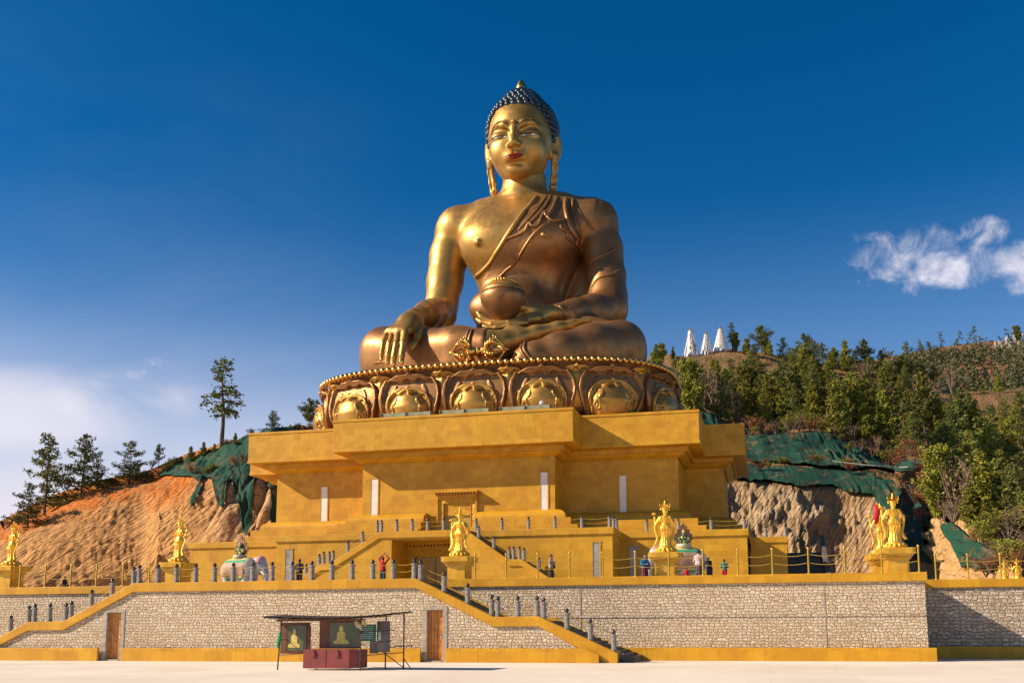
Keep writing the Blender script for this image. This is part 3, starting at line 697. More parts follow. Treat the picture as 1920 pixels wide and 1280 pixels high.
run([(1754, 1060), (1814.5, 1060), (1875.6, 1060), (1938, 1060), (2005, 1060)], 8.8, lambda X: 4.302, 'on the set-back right wall', 'p', (1.05, .6), maxgap=3)
# ------------------------------------------------------------------ the colossal seated figure
def J(px, py, Y, rpx):                              # joint: world position and radius in metres
    return W(px, py, Y), rpx/scl(px, py, Y)
def chainpx(S, L, k):
    a = [J(*q) for q in L]; S.chain([q[0] for q in a], [q[1] for q in a], k)
BZ = 26.6
SROOT = Vector((-27.0, 52.0, BZ)); so_ = np.array(SROOT)
st_ = empty('seated_statue', 'colossal seated golden statue with blue curled hair', 'statue', tuple(SROOT))
def lo_hi(pts, r): p = np.array(pts); return p.min(0)-r, p.max(0)+r

# ---- body
S = SDF((-46, 36.5, 25.2), (-8.5, 69, 55.5), .17)
rows = [  # photo row, left and right edge, depth of the axis, half depth
    (378, 905, 1062, 60.5, 2.3), (392, 868, 1098, 60.3, 3.1), (410, 858, 1108, 60., 3.8), (435, 862, 1102, 59.6, 4.5), (455, 865, 1096, 59.4, 4.9), (478, 868, 1088, 59.5, 4.9), (500, 876, 1080, 59.7, 4.5),
    (520, 887, 1070, 60., 4.0), (540, 896, 1062, 60.1, 3.7), (560, 903, 1056, 60.1, 3.6), (585, 905, 1056, 60., 3.8), (615, 903, 1062, 59.8, 4.3), (700, 880, 1070, 59.5, 4.8)]
zs, cx, cy, aa, bb = [], [], [], [], []
for py, xl, xr, Y, b_ in rows:
    c = W((xl+xr)/2, py, Y); zs.append(c[2]); cx.append(c[0]); cy.append(Y); aa.append((xr-xl)/2/scl((xl+xr)/2, py, Y)*.99); bb.append(b_)
o_ = np.argsort(zs); g = lambda q: [q[i] for i in o_]
S.loft(g(zs), g(cx), g(cy), g(aa), g(bb), .6, 'u', 2.25)
def ellpx(S, px, py, Y, rx, ry, rz, k=.8, rot=None, op='u'): S.ell(W(px, py, Y), (rx, ry, rz), rot, k, op)
ellpx(S, 918, 452, 57.3, 3.4, 2.3, 2.7, 1.4); ellpx(S, 1020, 446, 56.9, 3.5, 2.3, 2.7, 1.4)     # pectorals
ellpx(S, 945, 575, 56.8, 4.0, 2.0, 2.3, 1.6)
ellpx(S, 1083, 545, 62.8, 2.6, .7, 5.6, .3)
chainpx(S, [(983, 300, 59.6, 34), (984, 345, 60.2, 36.5), (983, 368, 60.4, 42)], 1.2)          # neck
for a in [((975, 392, 60.4, 27), (868, 424, 60.3, 33)), ((990, 390, 60.4, 27), (1108, 413, 60.3, 34))]: chainpx(S, a, 1.6)
ellpx(S, 857, 432, 60.2, 2.55, 2.7, 2.6, 1.3); ellpx(S, 1116, 420, 60.2, 2.55, 2.7, 2.7, 1.3)     # shoulders
RA = [(853, 440, 60.2, 36), (842, 480, 60, 35.5), (834, 530, 59.2, 33.5), (828, 572, 58, 30), (828, 590, 57, 27.5)]
LA = [(1118, 430, 60.2, 37), (1130, 470, 60, 34.5), (1137, 520, 59, 33), (1140, 560, 58, 33), (1141, 579, 57, 32)]
chainpx(S, LA, .5)
chainpx(S, [(1141, 582, 57, 31), (1110, 585, 54.5, 29), (1078, 587, 52.5, 23), (1048, 588, 51, 17)], .7)
# legs: thighs, folded shins
ellpx(S, 965, 672, 56, 9.5, 6.8, 3.2, 1.2)
def leg(L, k=1.0, drop=1.9):
    chainpx(S, L, k)
    a = [J(*q) for q in L]; S.chain([q[0]-np.array([0, -.3, drop]) for q in a], [q[1]*.92 for q in a], k)
leg([(880, 662, 57, 38), (800, 662, 52, 38), (727, 661, 48.2, 41)], 1.2)
leg([(721, 660, 48, 42), (790, 655, 45.2, 36), (860, 650, 43.2, 33), (915, 648, 42.2, 29)], 1.0)
leg([(1045, 648, 57, 42), (1110, 645, 52, 42), (1160, 649, 48, 43.5)], 1.2)
leg([(1164, 650, 47.5, 43), (1110, 652, 44.5, 40), (1050, 661, 42.2, 33), (1000, 671, 41, 25), (982, 674, 40.6, 19)], .8, 1.2)
Dlow = S.D.copy()
chainpx(S, RA, .5)
chainpx(S, [(826, 590, 57, 27.5), (812, 588, 53, 27), (800, 589, 49.5, 24), (787, 592, 47, 19.5)], .6)
# right foot sole-up over the left calf
foot = [(905, 648, 42.4, 27), (945, 642, 42.6, 22), (972, 634, 43., 17), (1005, 624, 43.6, 14), (1045, 615, 44.4, 12), (1075, 608, 45, 9), (1098, 603, 45.5, 7)]
chainpx(S, foot, .5)
ellpx(S, 962, 622, 43.2, 1.0, .9, .75, .5)
for i, (a, b_, r) in enumerate([((1066, 604), (1107, 600), 5.2), ((1070, 609), (1104, 606), 4.2), ((1068, 613), (1098, 611), 3.8)]): chainpx(S, [(a[0], a[1], 44.6+.4*i, r), (b_[0], b_[1], 45.0+.4*i, r*.85)], .12)
# nipples
bv = None
S.ell(W(897, 455, 54.95), (.42, .5, .38), None, .25); S.ell(W(1020, 441, 54.55), (.42, .5, .38), None, .25)
# inner corner of elbow, navel kept plain
BODY = S.mesh('body', GOLD, st_, 3, None, so_)
def bvh_of(o, off):
    me = o.data; n = len(me.vertices); co = np.empty(n*3, np.float32); me.vertices.foreach_get('co', co)
    V = co.reshape(-1, 3)+off
    return BVHTree.FromPolygons([tuple(v) for v in V.tolist()], [tuple(p.vertices) for p in me.polygons])
# ---- robe: a skin over the left shoulder, chest, left arm and both legs
x_, y_, z_ = S.P()
z2 = S.ax[2]
EDGE = [(1400, 320), (1120, 345), (1014, 366), (1006, 373), (990, 390), (968, 418), (950, 445), (934, 470), (918, 495), (900, 512), (884, 524), (862, 545), (830, 590)]
ez = np.array([W(px, py, 55.5)[2] for px, py in EDGE]); ex = np.array([W(px, py, 55.5)[0] for px, py in EDGE])
q = np.argsort(ez); xe = np.interp(z2, ez[q], ex[q]).astype(np.float32)[None, None, :]
Db = S.D
clipT = (xe-x_)*.75+0*y_                              # torso diagonal
zw = W(900, 606, 60)[2]
hipz = W(900, 600, 60)[2]
legclip = np.minimum(0, 0)+(z_-hipz)+0*x_+0*y_        # below the waist everything is robed ...
xl = W(846, 560, 59)[0]                              # the bare right arm stays outside the torso part
armout = (xl-x_)+np.maximum(0, 0)*y_+0*z_
tors = np.maximum(clipT, armout)
lw = W(1043, 588, 51)                               # left wrist
ftx = W(916, 650, 42)[0]
# forearm and hand region of the left hand is skin; so is the foot; cut both from the robe
reg = np.minimum(np.maximum(tors, hipz-z_), legclip)
# start from the body without foot, so that the foot stays bare
Dr = np.maximum(Dlow-.17, reg)
c_ = (lw[0]+.3-x_)+0*y_+0*z_                          # the sleeve ends at the wrist
slab = np.maximum(np.maximum(c_, y_-52.6), np.maximum(W(1043, 560, 51)[2]-z_-3.2, z_-W(1043, 565, 51)[2]))
fb = np.maximum(np.maximum(ftx-x_, y_-44.6), np.maximum(x_-W(962, 660, 42)[0], W(940, 668, 42)[2]-z_))
Dr = np.maximum(Dr, -fb)
ROBE = S.mesh('robe', COPPER, st_, 2, Dr, so_)
BB, RB = bvh_of(BODY, so_), bvh_of(ROBE, so_)
def hit(px, py, trees):
    d = Vector(ray(px, py)).normalized(); best = None
    for T_ in trees:
        h_ = T_.ray_cast(Vector(CAM), d)
        if h_[0] is not None and (best is None or h_[3] < best[1]): best = (h_[0], h_[3], h_[1])
    return best
def fold(mb, pts, r, trees=None, lift=.3, n=6, dense=6):
    """a raised line that follows the surface under the given photo positions"""
    trees = trees or [BB, RB]; P = np.array(pts, float); tt = np.arange(len(P)); ts = np.linspace(0, len(P)-1, (len(P)-1)*dense+1)
    out = []
    cr = lambda k: np.interp(ts, tt, P[:, k])
    # smooth by Catmull-Rom
    for u in ts:
        i = min(int(u), len(P)-2); f = u-i; p0, p1, p2, p3 = P[max(i-1, 0)], P[i], P[i+1], P[min(i+2, len(P)-1)]
        q = .5*((2*p1)+(-p0+p2)*f+(2*p0-5*p1+4*p2-p3)*f*f+(-p0+3*p1-3*p2+p3)*f**3)
        h_ = hit(q[0], q[1], trees)
        if h_: out.append(h_[0]+h_[2]*r*lift)
    if len(out) > 2:
        ra = [r*min(1, .35+.65*min(i, len(out)-1-i)/2.) for i in range(len(out))]
        mb.tube(out, ra, n)
def sub(mb): mb.v = [(v[0]-so_[0], v[1]-so_[1], v[2]-so_[2]) for v in mb.v]; return mb
mb = MB()
fold(mb, [(1008, 368), (992, 388), (970, 415), (951, 442), (934, 469), (918, 494), (901, 512), (886, 523), (884, 529)], .26)
sub(mb).build('robe_hem', GOLD, ROBE)
def fold1(P_, r_):
    m1 = MB(); fold(m1, P_, r_)
    if m1.v: sub(m1).build('robe_fold', COPPER, ROBE)
fold1([(1046, 368), (1034, 395), (1024, 405), (1020, 398), (1010, 420), (998, 424), (992, 418), (985, 432), (972, 440), (955, 446), (946, 452)], .2)
fold1([(1034, 366), (1020, 390), (1000, 412), (988, 420)], .13)
fold1([(1026, 366), (1008, 392), (988, 414), (970, 432)], .10)
fold1([(1024, 405), (1036, 414), (1050, 413), (1060, 410)], .2)
fold1([(1050, 418), (1054, 430), (1066, 434), (1072, 428)], .17); fold1([(1072, 428), (1064, 436), (1066, 448), (1078, 454)], .17)
fold1([(1078, 454), (1086, 446), (1080, 458), (1088, 466), (1092, 470)], .17)
fold1([(1062, 370), (1060, 392), (1066, 420), (1076, 440), (1086, 452)], .28); fold1([(1074, 372), (1074, 396), (1082, 430), (1088, 446)], .22)
fold1([(1082, 388), (1092, 405), (1108, 425), (1120, 436)], .1)
fold1([(1034, 414), (1010, 434), (990, 455), (975, 480), (960, 500), (940, 515), (922, 532)], .13)
fold1([(1026, 416), (1000, 440), (982, 466), (966, 492), (948, 508), (936, 522)], .16)
fold1([(1158, 464), (1140, 474), (1115, 486), (1104, 496)], .12); fold1([(1165, 500), (1150, 512), (1122, 522), (1110, 538)], .12)
fold1([(1048, 573), (1056, 583), (1058, 600)], .14)
fold1([(880, 617), (874, 635), (871, 655), (872, 680)], .16); fold1([(886, 617), (880, 635), (877, 655), (878, 680)], .16)
fold1([(986, 640), (983, 655), (992, 668), (1003, 684)], .18); fold1([(981, 642), (977, 656), (984, 668), (994, 684)], .18)
fold1([(1066, 575), (1076, 582), (1084, 594)], .07); fold1([(700, 682), (715, 678), (730, 680)], .08)

# ---- hands
HR = SDF(W(703, 700, 47)-np.array([2, 9, 1.5]), W(812, 570, 50)+np.array([1.5, 2, 2]), .1)
chainpx(HR, [(789, 591, 47.2, 18), (776, 596, 45.4, 17), (764, 604, 43.8, 17)], .3)
for a, b_ in [((768, 600, 44), (732, 622, 42.5)), ((770, 602, 44), (744, 622, 42)), ((774, 604, 44), (755, 622, 41.8)), ((778, 604, 44.3), (766, 618, 42))]:
    chainpx(HR, [(*a, 12.5), (*b_, 9.5)], .6)
fing = [[(727, 622, 42.6, 6.5), (719, 643, 41.4, 5.0), (715.5, 662, 41, 4.4), (714.5, 674, 41, 3.8)],
        [(738, 620, 42.2, 7), (731, 645, 41, 5.6), (727, 667, 40.7, 5.), (725.6, 680, 40.7, 4.3)],
        [(749, 619, 41.9, 7.5), (743, 645, 40.7, 6.3), (738.5, 669, 40.4, 5.6), (737, 683, 40.4, 5.0)],
        [(761, 618, 41.9, 8), (757, 643, 40.8, 6.6), (753.5, 666, 40.5, 5.8), (752.5, 679, 40.5, 5.1)]]
for F_ in fing: chainpx(HR, F_, .13)
chainpx(HR, [(781, 600, 45, 14), (788, 614, 43.8, 8.5), (784, 630, 42.4, 7), (776, 646, 41.7, 6.2), (774, 652, 41.5, 5)], .3)
HR.mesh('hand', GOLD, st_, 2, None, so_)['label'] = 'right hand laid over the knee, fingers pointing down'
HL = SDF(W(880, 625, 48)-np.array([1, 2.5, 1.5]), W(1060, 560, 52)+np.array([1, 2, 1.5]), .1)
chainpx(HL, [(1050, 588, 51, 16.5), (1030, 588, 50.4, 15.5), (1010, 590, 49.8, 15)], .3)
for a in [[(1015, 594, 49.6, 13), (985, 598, 48.6, 10)], [(1015, 596, 50.6, 12), (985, 600, 50.4, 9)], [(1008, 597, 48.6, 9), (980, 602, 47.8, 8)]]: chainpx(HL, a, .5)
for F_ in [[(985, 599, 48.0, 8), (955, 604, 47.5, 6.8), (922, 608, 47.4, 6.6), (903, 604, 47.5, 5.6), (895.5, 599, 47.6, 4.6)],
           [(985, 600, 49.2, 8), (950, 605, 49.4, 6.6), (918, 604, 49.4, 6.4), (903, 595, 49.4, 6), (897, 587, 49.4, 5)],
           [(985, 603, 50.2, 7), (950, 609, 50.6, 6), (922, 611, 50.8, 5.5), (908, 606, 51, 4.8), (903, 600, 51, 4)],
           [(985, 605, 47.5, 6.5), (955, 611, 46.9, 5.4), (930, 614.5, 46.8, 5), (914, 614, 46.8, 4.4), (907, 611, 46.8, 3.6)]]: chainpx(HL, F_, .13)
chainpx(HL, [(1020, 586, 50, 13), (998, 580, 49.0, 8.6), (975, 576, 48.2, 7.4), (955, 574, 47.9, 6.3), (946, 574, 47.9, 5.2)], .35)
HL.mesh('hand', GOLD, st_, 2, None, so_)['label'] = 'left hand resting palm up under the bowl'
# nails
def nail(S_par, px, py, w_, h_, tree, ang=0):
    h0 = hit(px, py, [tree])
    if not h0: return
    n_ = h0[2]; up = Vector((math.sin(ang), 0, math.cos(ang))); up = (up-n_*up.dot(n_)).normalized(); sd_ = up.cross(n_)
    m_ = MB(); R0 = []
    for rr, hh in ((1, -.03), (1, .05), (.8, .07), (.05, .075)):
        R0.append([h0[0]+sd_*(w_*rr*math.cos(a))+up*(h_*rr*math.sin(a))+n_*hh for a in [2*math.pi*i/14 for i in range(14)]])
    m_.rings(R0, True); sub(m_).build('nail', BEADG, S_par)
hands = [c for c in st_.children if c.name.startswith('hand')]
TR = bvh_of(hands[0], so_); TL = bvh_of(hands[1], so_)
for px, py, w_ in [(714.5, 674, .14), (725.3, 679, .18), (736.6, 682, .2), (752.2, 678, .2)]: nail(hands[0], px, py, w_, w_*1.4, TR)
nail(hands[1], 949, 573, .34, .2, TL)

# ---- head, modelled in its own frame and tipped forward
HP = W(978, 268, 59.4)                               # between the ears
PITCH = R_(9); YAW = R_(2)
Mh = Matrix.Rotation(YAW, 3, 'Z') @ Matrix.Rotation(PITCH, 3, 'X')
hd = empty('x', 'x', 'x'); bpy.data.objects.remove(hd)
H = SDF((-5.6, -6.6, -7.2), (5.6, 6.2, 7.0), .085)
# local axes: x to the viewer's right, -y forward, z up
H.ell((0, .6, 1.0), (4.0, 4.6, 4.5), None, .3)                 # cranium
H.ell((0, -.9, -.6), (3.5, 3.5, 4.4), None, 1.2)             # face mass
H.ell((0, -1.25, -2.5), (2.88, 2.95, 2.7), None, 1.0)             # jaw
H.ell((0, -3.2, -4.15), (1.2, .95, .85), None, 1.1)          # chin
FD = -.42                                          # features sit this much lower than the ear line
for s_ in (-1, 1):
    H.ell((s_*1.75, -2.9, -1.9), (1.35, 1.1, 1.4), None, 1.2)   # cheek
    H.ell((s_*1.7, -4.5, .36+FD), (1.2, .5, .42), rotm('Y', s_*R_(6)), .6, 's')       # eye socket
    H.ell((s_*1.68, -3.58, .14+FD), (1.18, .64, .70), rotm('Y', s_*R_(5)), .28)          # eyeball under the lids
    H.chain([(s_*.42, -4.45, .8+FD), (s_*1.2, -4.28, 1.3+FD), (s_*2.1, -3.92, 1.4+FD), (s_*2.85, -3.3, 1.0+FD)], [.10, .13, .11, .07], .6)    # brow
H.chain([(0, -4.35, 1.0+FD), (0, -4.6, .2+FD), (0, -5.0, -.75+FD), (0, -5.25, -1.12+FD)], [.30, .32, .42, .46], .45)
for s_ in (-1, 1): H.ell((s_*.52, -4.75, -1.28+FD), (.36, .5, .31), None, .25)
H.ell((0, -5.15, -1.32+FD), (.32, .4, .26), None, .2)
for s_ in (-1, 1): H.ell((s_*.32, -4.88, -1.66+FD), (.16, .2, .15), None, .12, 's')
H.ell((0, -4.0, -2.5+FD), (1.2, .62, .62), None, .7)            # mouth mound
H.ell((0, -4.66, -1.88+FD), (.15, .2, .3), None, .25, 's')
H.ell((0, -4.35, -3.3+FD), (.85, .28, .24), None, .5, 's')
# ears
for s_ in (-1, 1):
    rz_ = rotm('Z', s_*R_(-42))
    H.ell((s_*4.0, .1, -.75), (.34, 1.1, 1.95), rz_, .2)
    H.ell((s_*4.17, -.28, -.6), (.22, .68, 1.35), rz_, .15, 's')
    H.chain([(s_*4.0, -.1, -2.0), (s_*3.95, 0, -3.2), (s_*3.78, 0, -4.6), (s_*3.65, 0, -5.7), (s_*3.6, 0, -6.1)], [.42, .40, .42, .42, .25], .3)
    H.chain([(s_*4.1, -.42, -3.0), (s_*3.78, -.42, -5.3)], [.24, .2], .12, 's')
H.cone((.1, .9, -2.5), (.25, 1.3, -7.1), 2.25, 2.3, .8)
V, F = surfnets(H.D, H.lo, H.h, 2)
MM = np.array(Mh)
def toW(V): return np.asarray(V) @ MM.T+HP
HEAD = mesh_np('head', toW(V)-so_, F, GOLD, st_, True)
HB = bvh_of(HEAD, so_)
def hl(x, z):                                        # a point on the face at local x, z
    o = Vector(toW([[x, -9, z]])[0]); d = Vector(Mh @ Vector((0, 1, 0)))
    h_ = HB.ray_cast(o, d); return (h_[0], h_[1]) if h_[0] is not None else None
def facetube(mb, pts, r, lift=.2):
    P = np.array(pts, float); tt = np.arange(len(P)); out = []
    for u in np.linspace(0, len(P)-1, (len(P)-1)*6+1):
        i = min(int(u), len(P)-2); f = u-i; p0, p1, p2, p3 = P[max(i-1, 0)], P[i], P[i+1], P[min(i+2, len(P)-1)]
        q = .5*((2*p1)+(-p0+p2)*f+(2*p0-5*p1+4*p2-p3)*f*f+(-p0+3*p1-3*p2+p3)*f**3)
        h_ = hl(q[0], q[1])
        if h_: out.append(h_[0]+h_[1]*r*lift)
    n = len(out); mb.tube(out, [r*min(1, .3+.7*min(i, n-1-i)/3) for i in range(n)], 6)
def patch(outline, thick, mt, name, par, dome=.0):   # inlay that follows the face inside an outline of local x, z
    P = np.array(outline, float); c = P.mean(0); rings = []
    n = len(P)
    for rr, hh in ((1.0, -.05), (1.0, thick*.6), (.85, thick+dome*.3), (.6, thick+dome*.7), (.3, thick+dome*.95), (.03, thick+dome)):
        R0 = []
        for p in P:
            q = c+(p-c)*rr; h_ = hl(q[0], q[1]); R0.append(h_[0]+h_[1]*hh)
        rings.append(R0)
    m_ = MB().rings(rings, True); return sub(m_).build(name, mt, par)
WHITE = mat('eye_white_paint', (.75, .70, .62), None, 3, .4); IRIS = mat('eye_gold_brown', (.10, .06, .02), None, 3, .3); LIP = mat('red_lip_paint', (.22, .004, .008), (.16, .003, .006), 3, .28, 0, .1, 5)
BROWM = mat('dark_brow_paint', (.07, .03, .012), None, 3, .5)
for s_ in (-1, 1):
    mb = MB(); facetube(mb, [(s_*.45, .8+FD), (s_*.95, 1.33+FD), (s_*1.7, 1.58+FD), (s_*2.45, 1.33+FD), (s_*3.0, .6+FD)], .05, .5)
    sub(mb).build('eyebrow', BROWM, HEAD)
    cx_ = s_*1.7; EZ = FD-.06
    ol = [(cx_+s_*a, EZ+b_) for a, b_ in [(-1.0, -.1), (-.6, .01), (0, .07), (.6, .04), (1.02, -.07), (.7, -.14), (.0, -.18), (-.65, -.17)]]
    P = []
    for i in range(len(ol)):
        a = np.array(ol[i]); b2 = np.array(ol[(i+1) % len(ol)]); P += [a, (a+b2)/2]
    e_ = patch(P, .03, WHITE, 'eye', HEAD, .02)
    patch([(cx_-s_*.05+.42*math.cos(a), EZ-.05+.115*math.sin(a)) for a in [2*math.pi*i/14 for i in range(14)]], .07, IRIS, 'iris', e_, .02)
    patch([(cx_-s_*.05+.2*math.cos(a), EZ-.045+.07*math.sin(a)) for a in [2*math.pi*i/12 for i in range(12)]], .11, GOLD, 'iris_centre', e_, .01)
    mb = MB(); facetube(mb, [(cx_+s_*a, EZ+.03+b_) for a, b_ in [(-1.1, -.12), (-.6, .03), (0, .09), (.6, .06), (1.3, -.08)]], .065, .5); sub(mb).build('upper_lash_line', BROWM, HEAD)
    mb = MB(); facetube(mb, [(cx_+s_*a, EZ+.2+b_) for a, b_ in [(-1.0, .0), (-.6, .16), (0, .24), (.7, .18), (1.35, -.04)]], .022, .3); sub(mb).build('eyelid_crease', BROWM, HEAD)
    mb = MB(); facetube(mb, [(cx_+s_*a, EZ-.2+b_) for a, b_ in [(-.9, .05), (-.4, -.02), (.4, 0), (1.0, .1)]], .03, .4); sub(mb).build('lower_lash_line', BROWM, HEAD)
ul = [(a, b_*.62-.95+FD+.06*a*a) for a, b_ in [(-1.25, -2.52), (-.85, -2.38), (-.45, -2.18), (-.2, -2.08), (0, -2.16), (.2, -2.08), (.45, -2.18), (.85, -2.36), (1.2, -2.52), (.8, -2.62), (.3, -2.60), (0, -2.65), (-.3, -2.60), (-.8, -2.62)]]
patch(ul, .08, LIP, 'upper_lip', HEAD, .12)
ll = [(a, b_*.62-.95+FD+.05*a*a) for a, b_ in [(-1.05, -2.64), (-.65, -2.66), (0, -2.70), (.65, -2.66), (1.05, -2.64), (.8, -2.86), (.45, -3.02), (0, -3.1), (-.45, -3.02), (-.8, -2.86)]]
patch(ll, .08, LIP, 'lower_lip', HEAD, .18)
h_ = hl(0, 1.35+FD+.1); mb = MB().ball(tuple(h_[0]+h_[1]*.03), .26, 14, 10); sub(mb).build('forehead_mark', GOLD, HEAD)
# hair: cap of curls over skull and top-knot
caps = SDF((-5, -5.5, -1.5), (5, 6.2, 9.6), .12)
caps.ell((0, .75, 1.2), (4.12, 4.55, 4.35), None, .2); caps.ell((0, 1.1, 4.75), (1.95, 2.1, 1.75), None, 1.0)
hx, hy, hz = caps.P()
hairline = np.minimum(hz*1+0*hx+0*hy, 50)
zl = 3.45-.03*hx**2-.22*np.clip(np.abs(hx)-2.7, 0, 9)**2*4-np.clip(hy+2.6, 0, 3)*1.9     # hairline height falls away to the sides
zl = np.where(hy > -.6, -.6-.0*hx, zl)
Dc = np.maximum(caps.D, (zl-hz)*.6)
V, F = surfnets(Dc, caps.lo, caps.h, 1)
HAIR = mesh_np('hair', toW(V)-so_, F, HAIRM, st_, True)
pts = []
def skull(th, ph):                                   # direction -> radius on the cap by marching
    d = np.array([math.sin(th)*math.cos(ph), math.sin(th)*math.sin(ph), math.cos(th)]); return d
mb = MB()
def capd(p): 
    def e(c, r): q = (np.array(p)-c)/r; k0 = np.linalg.norm(q); k1 = np.linalg.norm(q/r); return k0*(k0-1)/max(k1, 1e-6)
    a = e(np.array([0, .75, 1.2]), np.array([4.12, 4.55, 4.35])); b_ = e(np.array([0, 1.1, 4.75]), np.array([1.95, 2.1, 1.75]))
    return float(smin(np.float64(a), np.float64(b_), 1.0))
ring_z = []; 
prof = []                                            # meridian through the side: walk down from the top with equal steps
p = np.array([0.0, 7.6]); 
th = 0.12
while th < 2.6:
    d = np.array([math.sin(th), 0, math.cos(th)]); c0 = np.array([0, .95, 2.0]); r = 1.
    lo_, hi_ = .5, 9.
    for _ in range(30):
        m1 = (lo_+hi_)/2
        if capd(c0+d*m1) < 0: lo_ = m1
        else: hi_ = m1
    prof.append((th, lo_)); th += .60/math.sqrt(lo_**2+.01) if True else 0
for i, (th, rr) in enumerate(prof):
    circ = 2*math.pi*rr*math.sin(th); n = max(int(circ/.66), 5)
    for k in range(n):
        ph = 2*math.pi*(k+.5*(i % 2))/n; d = np.array([math.sin(th)*math.cos(ph), math.sin(th)*math.sin(ph), math.cos(th)]); c0 = np.array([0, .95, 2.0])
        lo_, hi_ = .5, 9.
        for _ in range(22):
            m1 = (lo_+hi_)/2
            if capd(c0+d*m1) < 0: lo_ = m1
            else: hi_ = m1
        p = c0+d*lo_
        zl_ = 3.45-.03*p[0]**2-.88*max(abs(p[0])-2.7, 0)**2-min(max(p[1]+2.6, 0), 3)*1.9
        if p[1] > -.6: zl_ = -.6
        if p[2] > zl_+.05:
            q = toW([p+d*.08])[0]; mb.ball(tuple(q), .37, 8, 6)
sub(mb).build('curl', HAIRM, HAIR)['kind'] = 'stuff'
mb = MB(); ax = [(.62, 0), (.72, .3), (.66, .7), (.45, 1.15), (.2, 1.5), (.03, 1.62)]
base = np.array([0, 1.1, 6.4])
mb.rings([[toW([base+np.array([r*math.cos(a), r*math.sin(a), z])])[0] for a in [2*math.pi*i/14 for i in range(14)]] for r, z in ax], True)
sub(mb).build('topknot_jewel', BEADG, st_)

# ---- bowl
bc = W(944, 566, 47.9); r0 = 44/scl(944, 566, 47.9)
bw = empty('alms_bowl', 'round bronze bowl with a golden beaded rim held on the palm of the colossal statue', 'bowl', tuple(bc+np.array([0, 0, -r0*.95])))
P2(MB().lathe([(.35, -r0*.93), (.7, -r0*.88), (1.35, -r0*.62), (2.2, -r0*.2), (r0*.96, .0), (r0, .35), (r0*.97, .7), (r0*.9, .95)], tuple(bc), 40), 'bowl_body', COPPER, bw)
P2(MB().lathe([(r0*.925, .95), (r0*.93, 1.0), (r0*.84, 1.4), (r0*.68, 1.75), (r0*.52, 1.95), (r0*.5, 2.05), (r0*.4, 2.02), (.02, 1.95)], tuple(bc), 40), 'shoulder_band', GOLD, bw)
mb = MB()
for k in range(26): a = 2*math.pi*k/26; mb.ball((bc[0]+r0*.52*math.cos(a), bc[1]+r0*.52*math.sin(a), bc[2]+2.1), .2, 8, 6)
P2(mb, 'rim_bead', BEADG, bw)['kind'] = 'stuff'
mb = MB()
# ---- ritual sceptre before the ankles
vc = W(897.5, 658, 39.9); vj = empty('double_sceptre', 'ornate golden double-ended ritual sceptre with pronged cages lying before the statue\'s ankles', 'sceptre', tuple(vc+np.array([0, 0, -1.4])))
P2(MB().ball(tuple(vc), .36, 14, 10), 'centre_ball', BEADG, vj)
for s_ in (-1, 1):
    mb = MB()
    prof = [(.28, .3), (.5, .42), (.34, .6), (.62, .75), (.72, .9), (.5, 1.05), (.36, 1.2)]
    mb.rings([[(vc[0]+s_*z, vc[1]+r*math.cos(a), vc[2]+r*math.sin(a)) for a in [2*math.pi*i/16 for i in range(16)]] for r, z in (prof if s_ < 0 else prof)], True)
    for i in range(12):
        a = 2*math.pi*i/12; mb.ball((vc[0]+s_*.85, vc[1]+.7*math.cos(a), vc[2]+.7*math.sin(a)), .16, 7, 5)
    P2(mb, 'knob_cluster', BEADG, vj)
    for i in range(6):
        a = 2*math.pi*i/6+math.pi/6*0+math.pi/2
        pr = [(1.0, .35), (1.15, .85), (1.5, 1.22), (1.95, 1.05), (2.3, .62), (2.6, .22), (2.85, .1)]
        mb = MB().tube([(vc[0]+s_*u, vc[1]+r*math.cos(a), vc[2]+r*math.sin(a)) for u, r in pr], [.1, .15, .17, .14, .12, .1, .05], 7)
        for u, r, q in ((1.28, 1.12, .2), (1.5, 1.42, .13), (1.12, .95, .17), (1.75, 1.3, .13)): mb.ball((vc[0]+s_*u, vc[1]+r*math.cos(a), vc[2]+r*math.sin(a)), q, 7, 5)
        P2(mb, 'prong', BEADG, vj)
    P2(MB().lathe([(.05, 0)], (0, 0, 0), 4) if False else MB().rings([[(vc[0]+s_*z, vc[1]+r*math.cos(a), vc[2]+r*math.sin(a)) for a in [2*math.pi*i/12 for i in range(12)]] for r, z in [(.1, 1.1), (.22, 1.6), (.12, 2.2), (.2, 2.7), (.16, 2.9), (.02, 3.1)]], True), 'end_point', BEADG, vj)

# ------------------------------------------------------------------ lotus throne (rounded oblong plan)
LXC, LYC, LA_, LB_, LPW = -27.0, 50.6, 18.6, 12.3, 3.1
_th = np.linspace(0, 2*math.pi, 4001); _s, _c = np.sin(_th), np.cos(_th)
_X = LA_*np.sign(_s)*np.abs(_s)**(2/LPW); _Y = -LB_*np.sign(_c)*np.abs(_c)**(2/LPW)
_L = np.concatenate([[0], np.cumsum(np.hypot(np.diff(_X), np.diff(_Y)))]); PER = _L[-1]
_su = np.linspace(0, PER, 1601); _X = np.interp(_su, _L, _X); _Y = np.interp(_su, _L, _Y)
def _smooth(q): 
    k = np.exp(-np.linspace(-2, 2, 41)**2); k /= k.sum(); return np.convolve(np.concatenate([q[-21:-1], q, q[1:21]]), k, 'valid')
_X, _Y = _smooth(_X), _smooth(_Y)
_dx, _dy = np.gradient(_X), np.gradient(_Y); _n = np.hypot(_dx, _dy); _NX, _NY = _dy/_n, -_dx/_n     # outward normal
def oval(s_, off):
    s_ = np.mod(s_, PER); f = lambda q: np.interp(s_, _su, q)
    return f(_X)+f(_NX)*off, f(_Y)+f(_NY)*off
lt = empty('lotus_throne', 'great bronze lotus throne with scrolled petals and a golden bead ring on the roof', 'throne', (LXC, LYC, 21.15))
